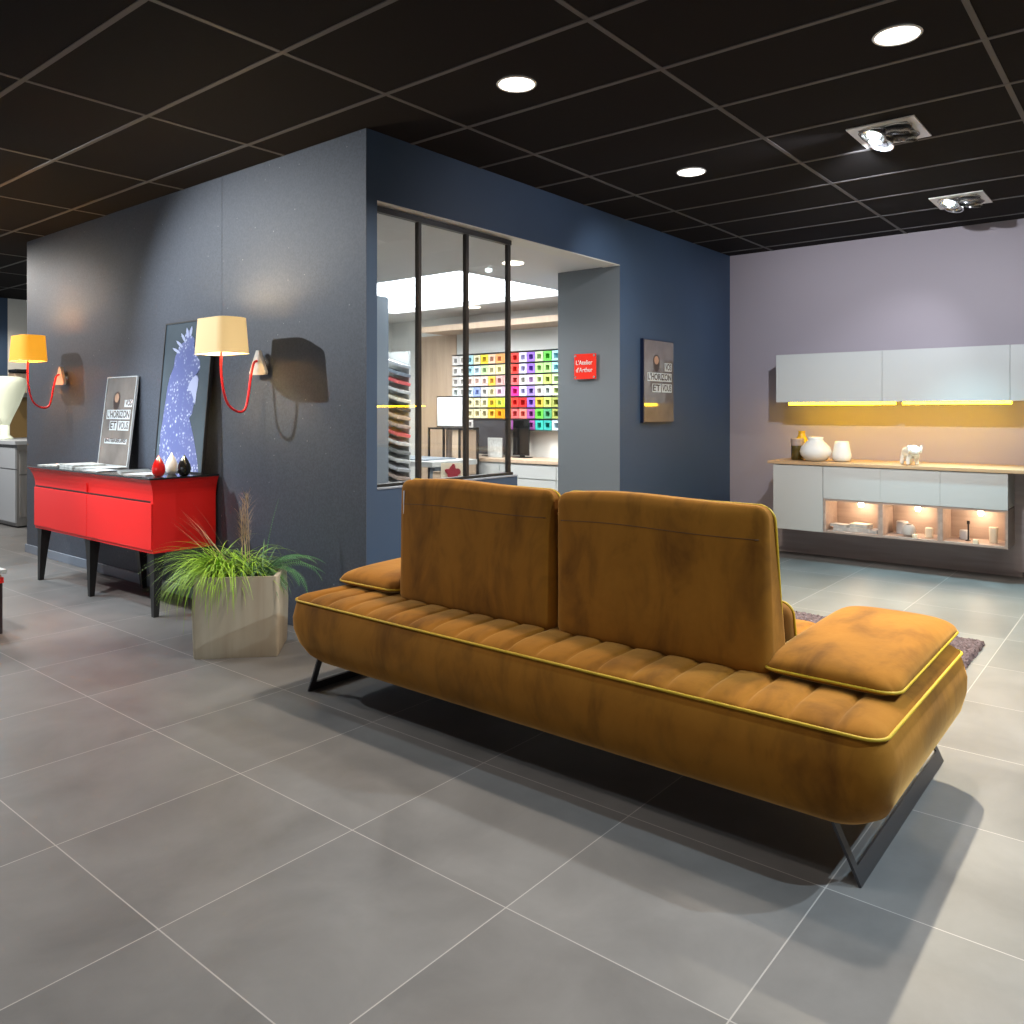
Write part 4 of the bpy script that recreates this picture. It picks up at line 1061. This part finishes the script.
obj('cupboard', B(4.22, 5.6, 12.2, 12.48, .0, .86), 'greyside', t)
t = thing('side_table', 'low dark table with red band and white top cut by left photo edge', 'table', (1.5, 5.5, 0))
obj('body', B(1.28, 1.775, 5.30, 5.9, 0, .295), 'darkbrown', t); obj('red_band', B(1.275, 1.78, 5.295, 5.905, .296, .33), 'red', t)
obj('top', B(1.26, 1.79, 5.28, 5.92, .352, .375), 'white', t); obj('spacer', B(1.29, 1.77, 5.31, 5.89, .33, .352), 'oakpale', t)

# ---------------------------------------------------------------- lights
WARM = (1, .86, .74); COOL = (.80, .92, 1)
# spots of the gimbal fittings
spot(4.77, 1.28, 2.80, 7.71, 1.75, 1.95, 165, 84, (.86, .91, 1), .02, .9)
spot(4.77, 1.15, 2.80, 4.6, .5, 0, 470, 95, (1, .88, .66), .03, .6)
spot(6.66, 1.25, 2.80, 7.6, 1.9, 1.6, 22, 60, (.86, .9, 1), .03, .9)
spot(6.82, 1.14, 2.80, 6.35, 1.3, 0, 300, 72, (.48, .86, 1), .03, .8)
# further spots, mostly unseen ones added to brighten walls, console and floor
spot(.90, 6.40, 2.85, 2.95, 4.4, 1.3, 215, 74, (.90, .95, 1), .008, .7)
spot(1.3, 7.9, 2.85, 2.95, 7.4, 1.2, 80, 80, (1, .92, .88), .02, .8)
spot(1.0, 5.2, 2.85, 2.5, 5.9, .5, 170, 60, (1, .95, .92), .03, .8)
spot(1.7, 6.9, 2.85, 1.8, 6.2, 0, 165, 95, (.66, .88, 1), .03, .8)
spot(3.9, -1.3, 2.85, 2.7, .5, .1, 250, 90, (.74, .89, 1), .02, .6)
spot(5.6, -.6, 2.85, 5.8, 2.6, .3, 80, 80, (1, .93, .82), .03, .8)
spot(4.75, 1.3, 2.80, 4.5, 3.45, 2.2, 26, 70, (.9, .9, 1), .04, .9)
spot(6.62, 1.3, 2.80, 6.3, 3.45, 1.8, 26, 75, (.6, .8, 1), .04, .9)
spot(2.3, -.9, 2.85, 2.1, .3, 0, 150, 85, (.66, .86, 1), .02, .5)
spot(4.82, 2.42, 2.80, 5.609, 3.8, 2.0, 22, 60, (1, .95, .9), .03, .9)
for a_, b_, p_, w_ in ((1.2, .88, 22, 'just in front of the camera above the open floor'), (1.2, 2.42, 20, 'above the open floor behind the sofa, off the top edge'), (.0, 3.95, 24, 'above the left foreground tiles'), (-.6, .88, 16, 'right over the camera'), (-.6, 2.42, 20, 'left of the camera'), (1.2, 4.3, 12, 'above the floor before the planter'), (.6, 5.9, 14, 'above the low dark side table'), (3.6, -.66, 18, 'off the right edge, level with the sofa')):
    disc_light(a_, b_, 'added unseen ceiling downlight ' + w_, p_*.13, (1, .90, .82), 85)  # unseen downlights carrying on the pattern, added to light the foreground
for a_, b_ in ((6.3, 4.3), (6.0, 6.2), (4.4, 4.5)):
    spot(a_, b_, SZ-.02, a_+.15, b_, 0, 75, 150, (1, .96, .9), .06, .6)  # spots added to brighten the workshop, apart from its downlight discs
spot(3.6, 11.6, 2.85, 4.4, 12.4, 1.1, 60, 80, (1, .9, .75), .05, .8)
area('far_room_panel', (2.4, 9.9, 2.85), .6, 70, (1, .97, .93), (0, 0, 0), 1.2)
# added fill light from the open side behind the camera
area('front_fill', (-6.4, 1.5, 1.7), 9, 90, (.93, .96, 1), (0, math.radians(-90), 0), 2.4)

wd = bpy.data.worlds.new('ambient_fill'); bpy.context.scene.world = wd; wd.use_nodes = True  # even ambient fill let in through the open side
bg = wd.node_tree.nodes['Background']; bg.inputs[0].default_value = (.85, .92, 1, 1); bg.inputs[1].default_value = .3

# ---------------------------------------------------------------- camera
cam = bpy.data.cameras.new('camera'); co = bpy.data.objects.new('camera', cam); C.objects.link(co)
co.location = (0, 0, 1.30); co.rotation_euler = (PI/2, 0, .6845-PI/2)
cam.sensor_width = 36; cam.lens = 807/1024*36; cam.shift_y = -(512-411.5)/1024; cam.clip_start = .05
sc = bpy.context.scene; sc.camera = co
sc.view_settings.view_transform = 'Standard'; sc.view_settings.look = 'None'; sc.view_settings.gamma = 1; sc.view_settings.exposure = .75
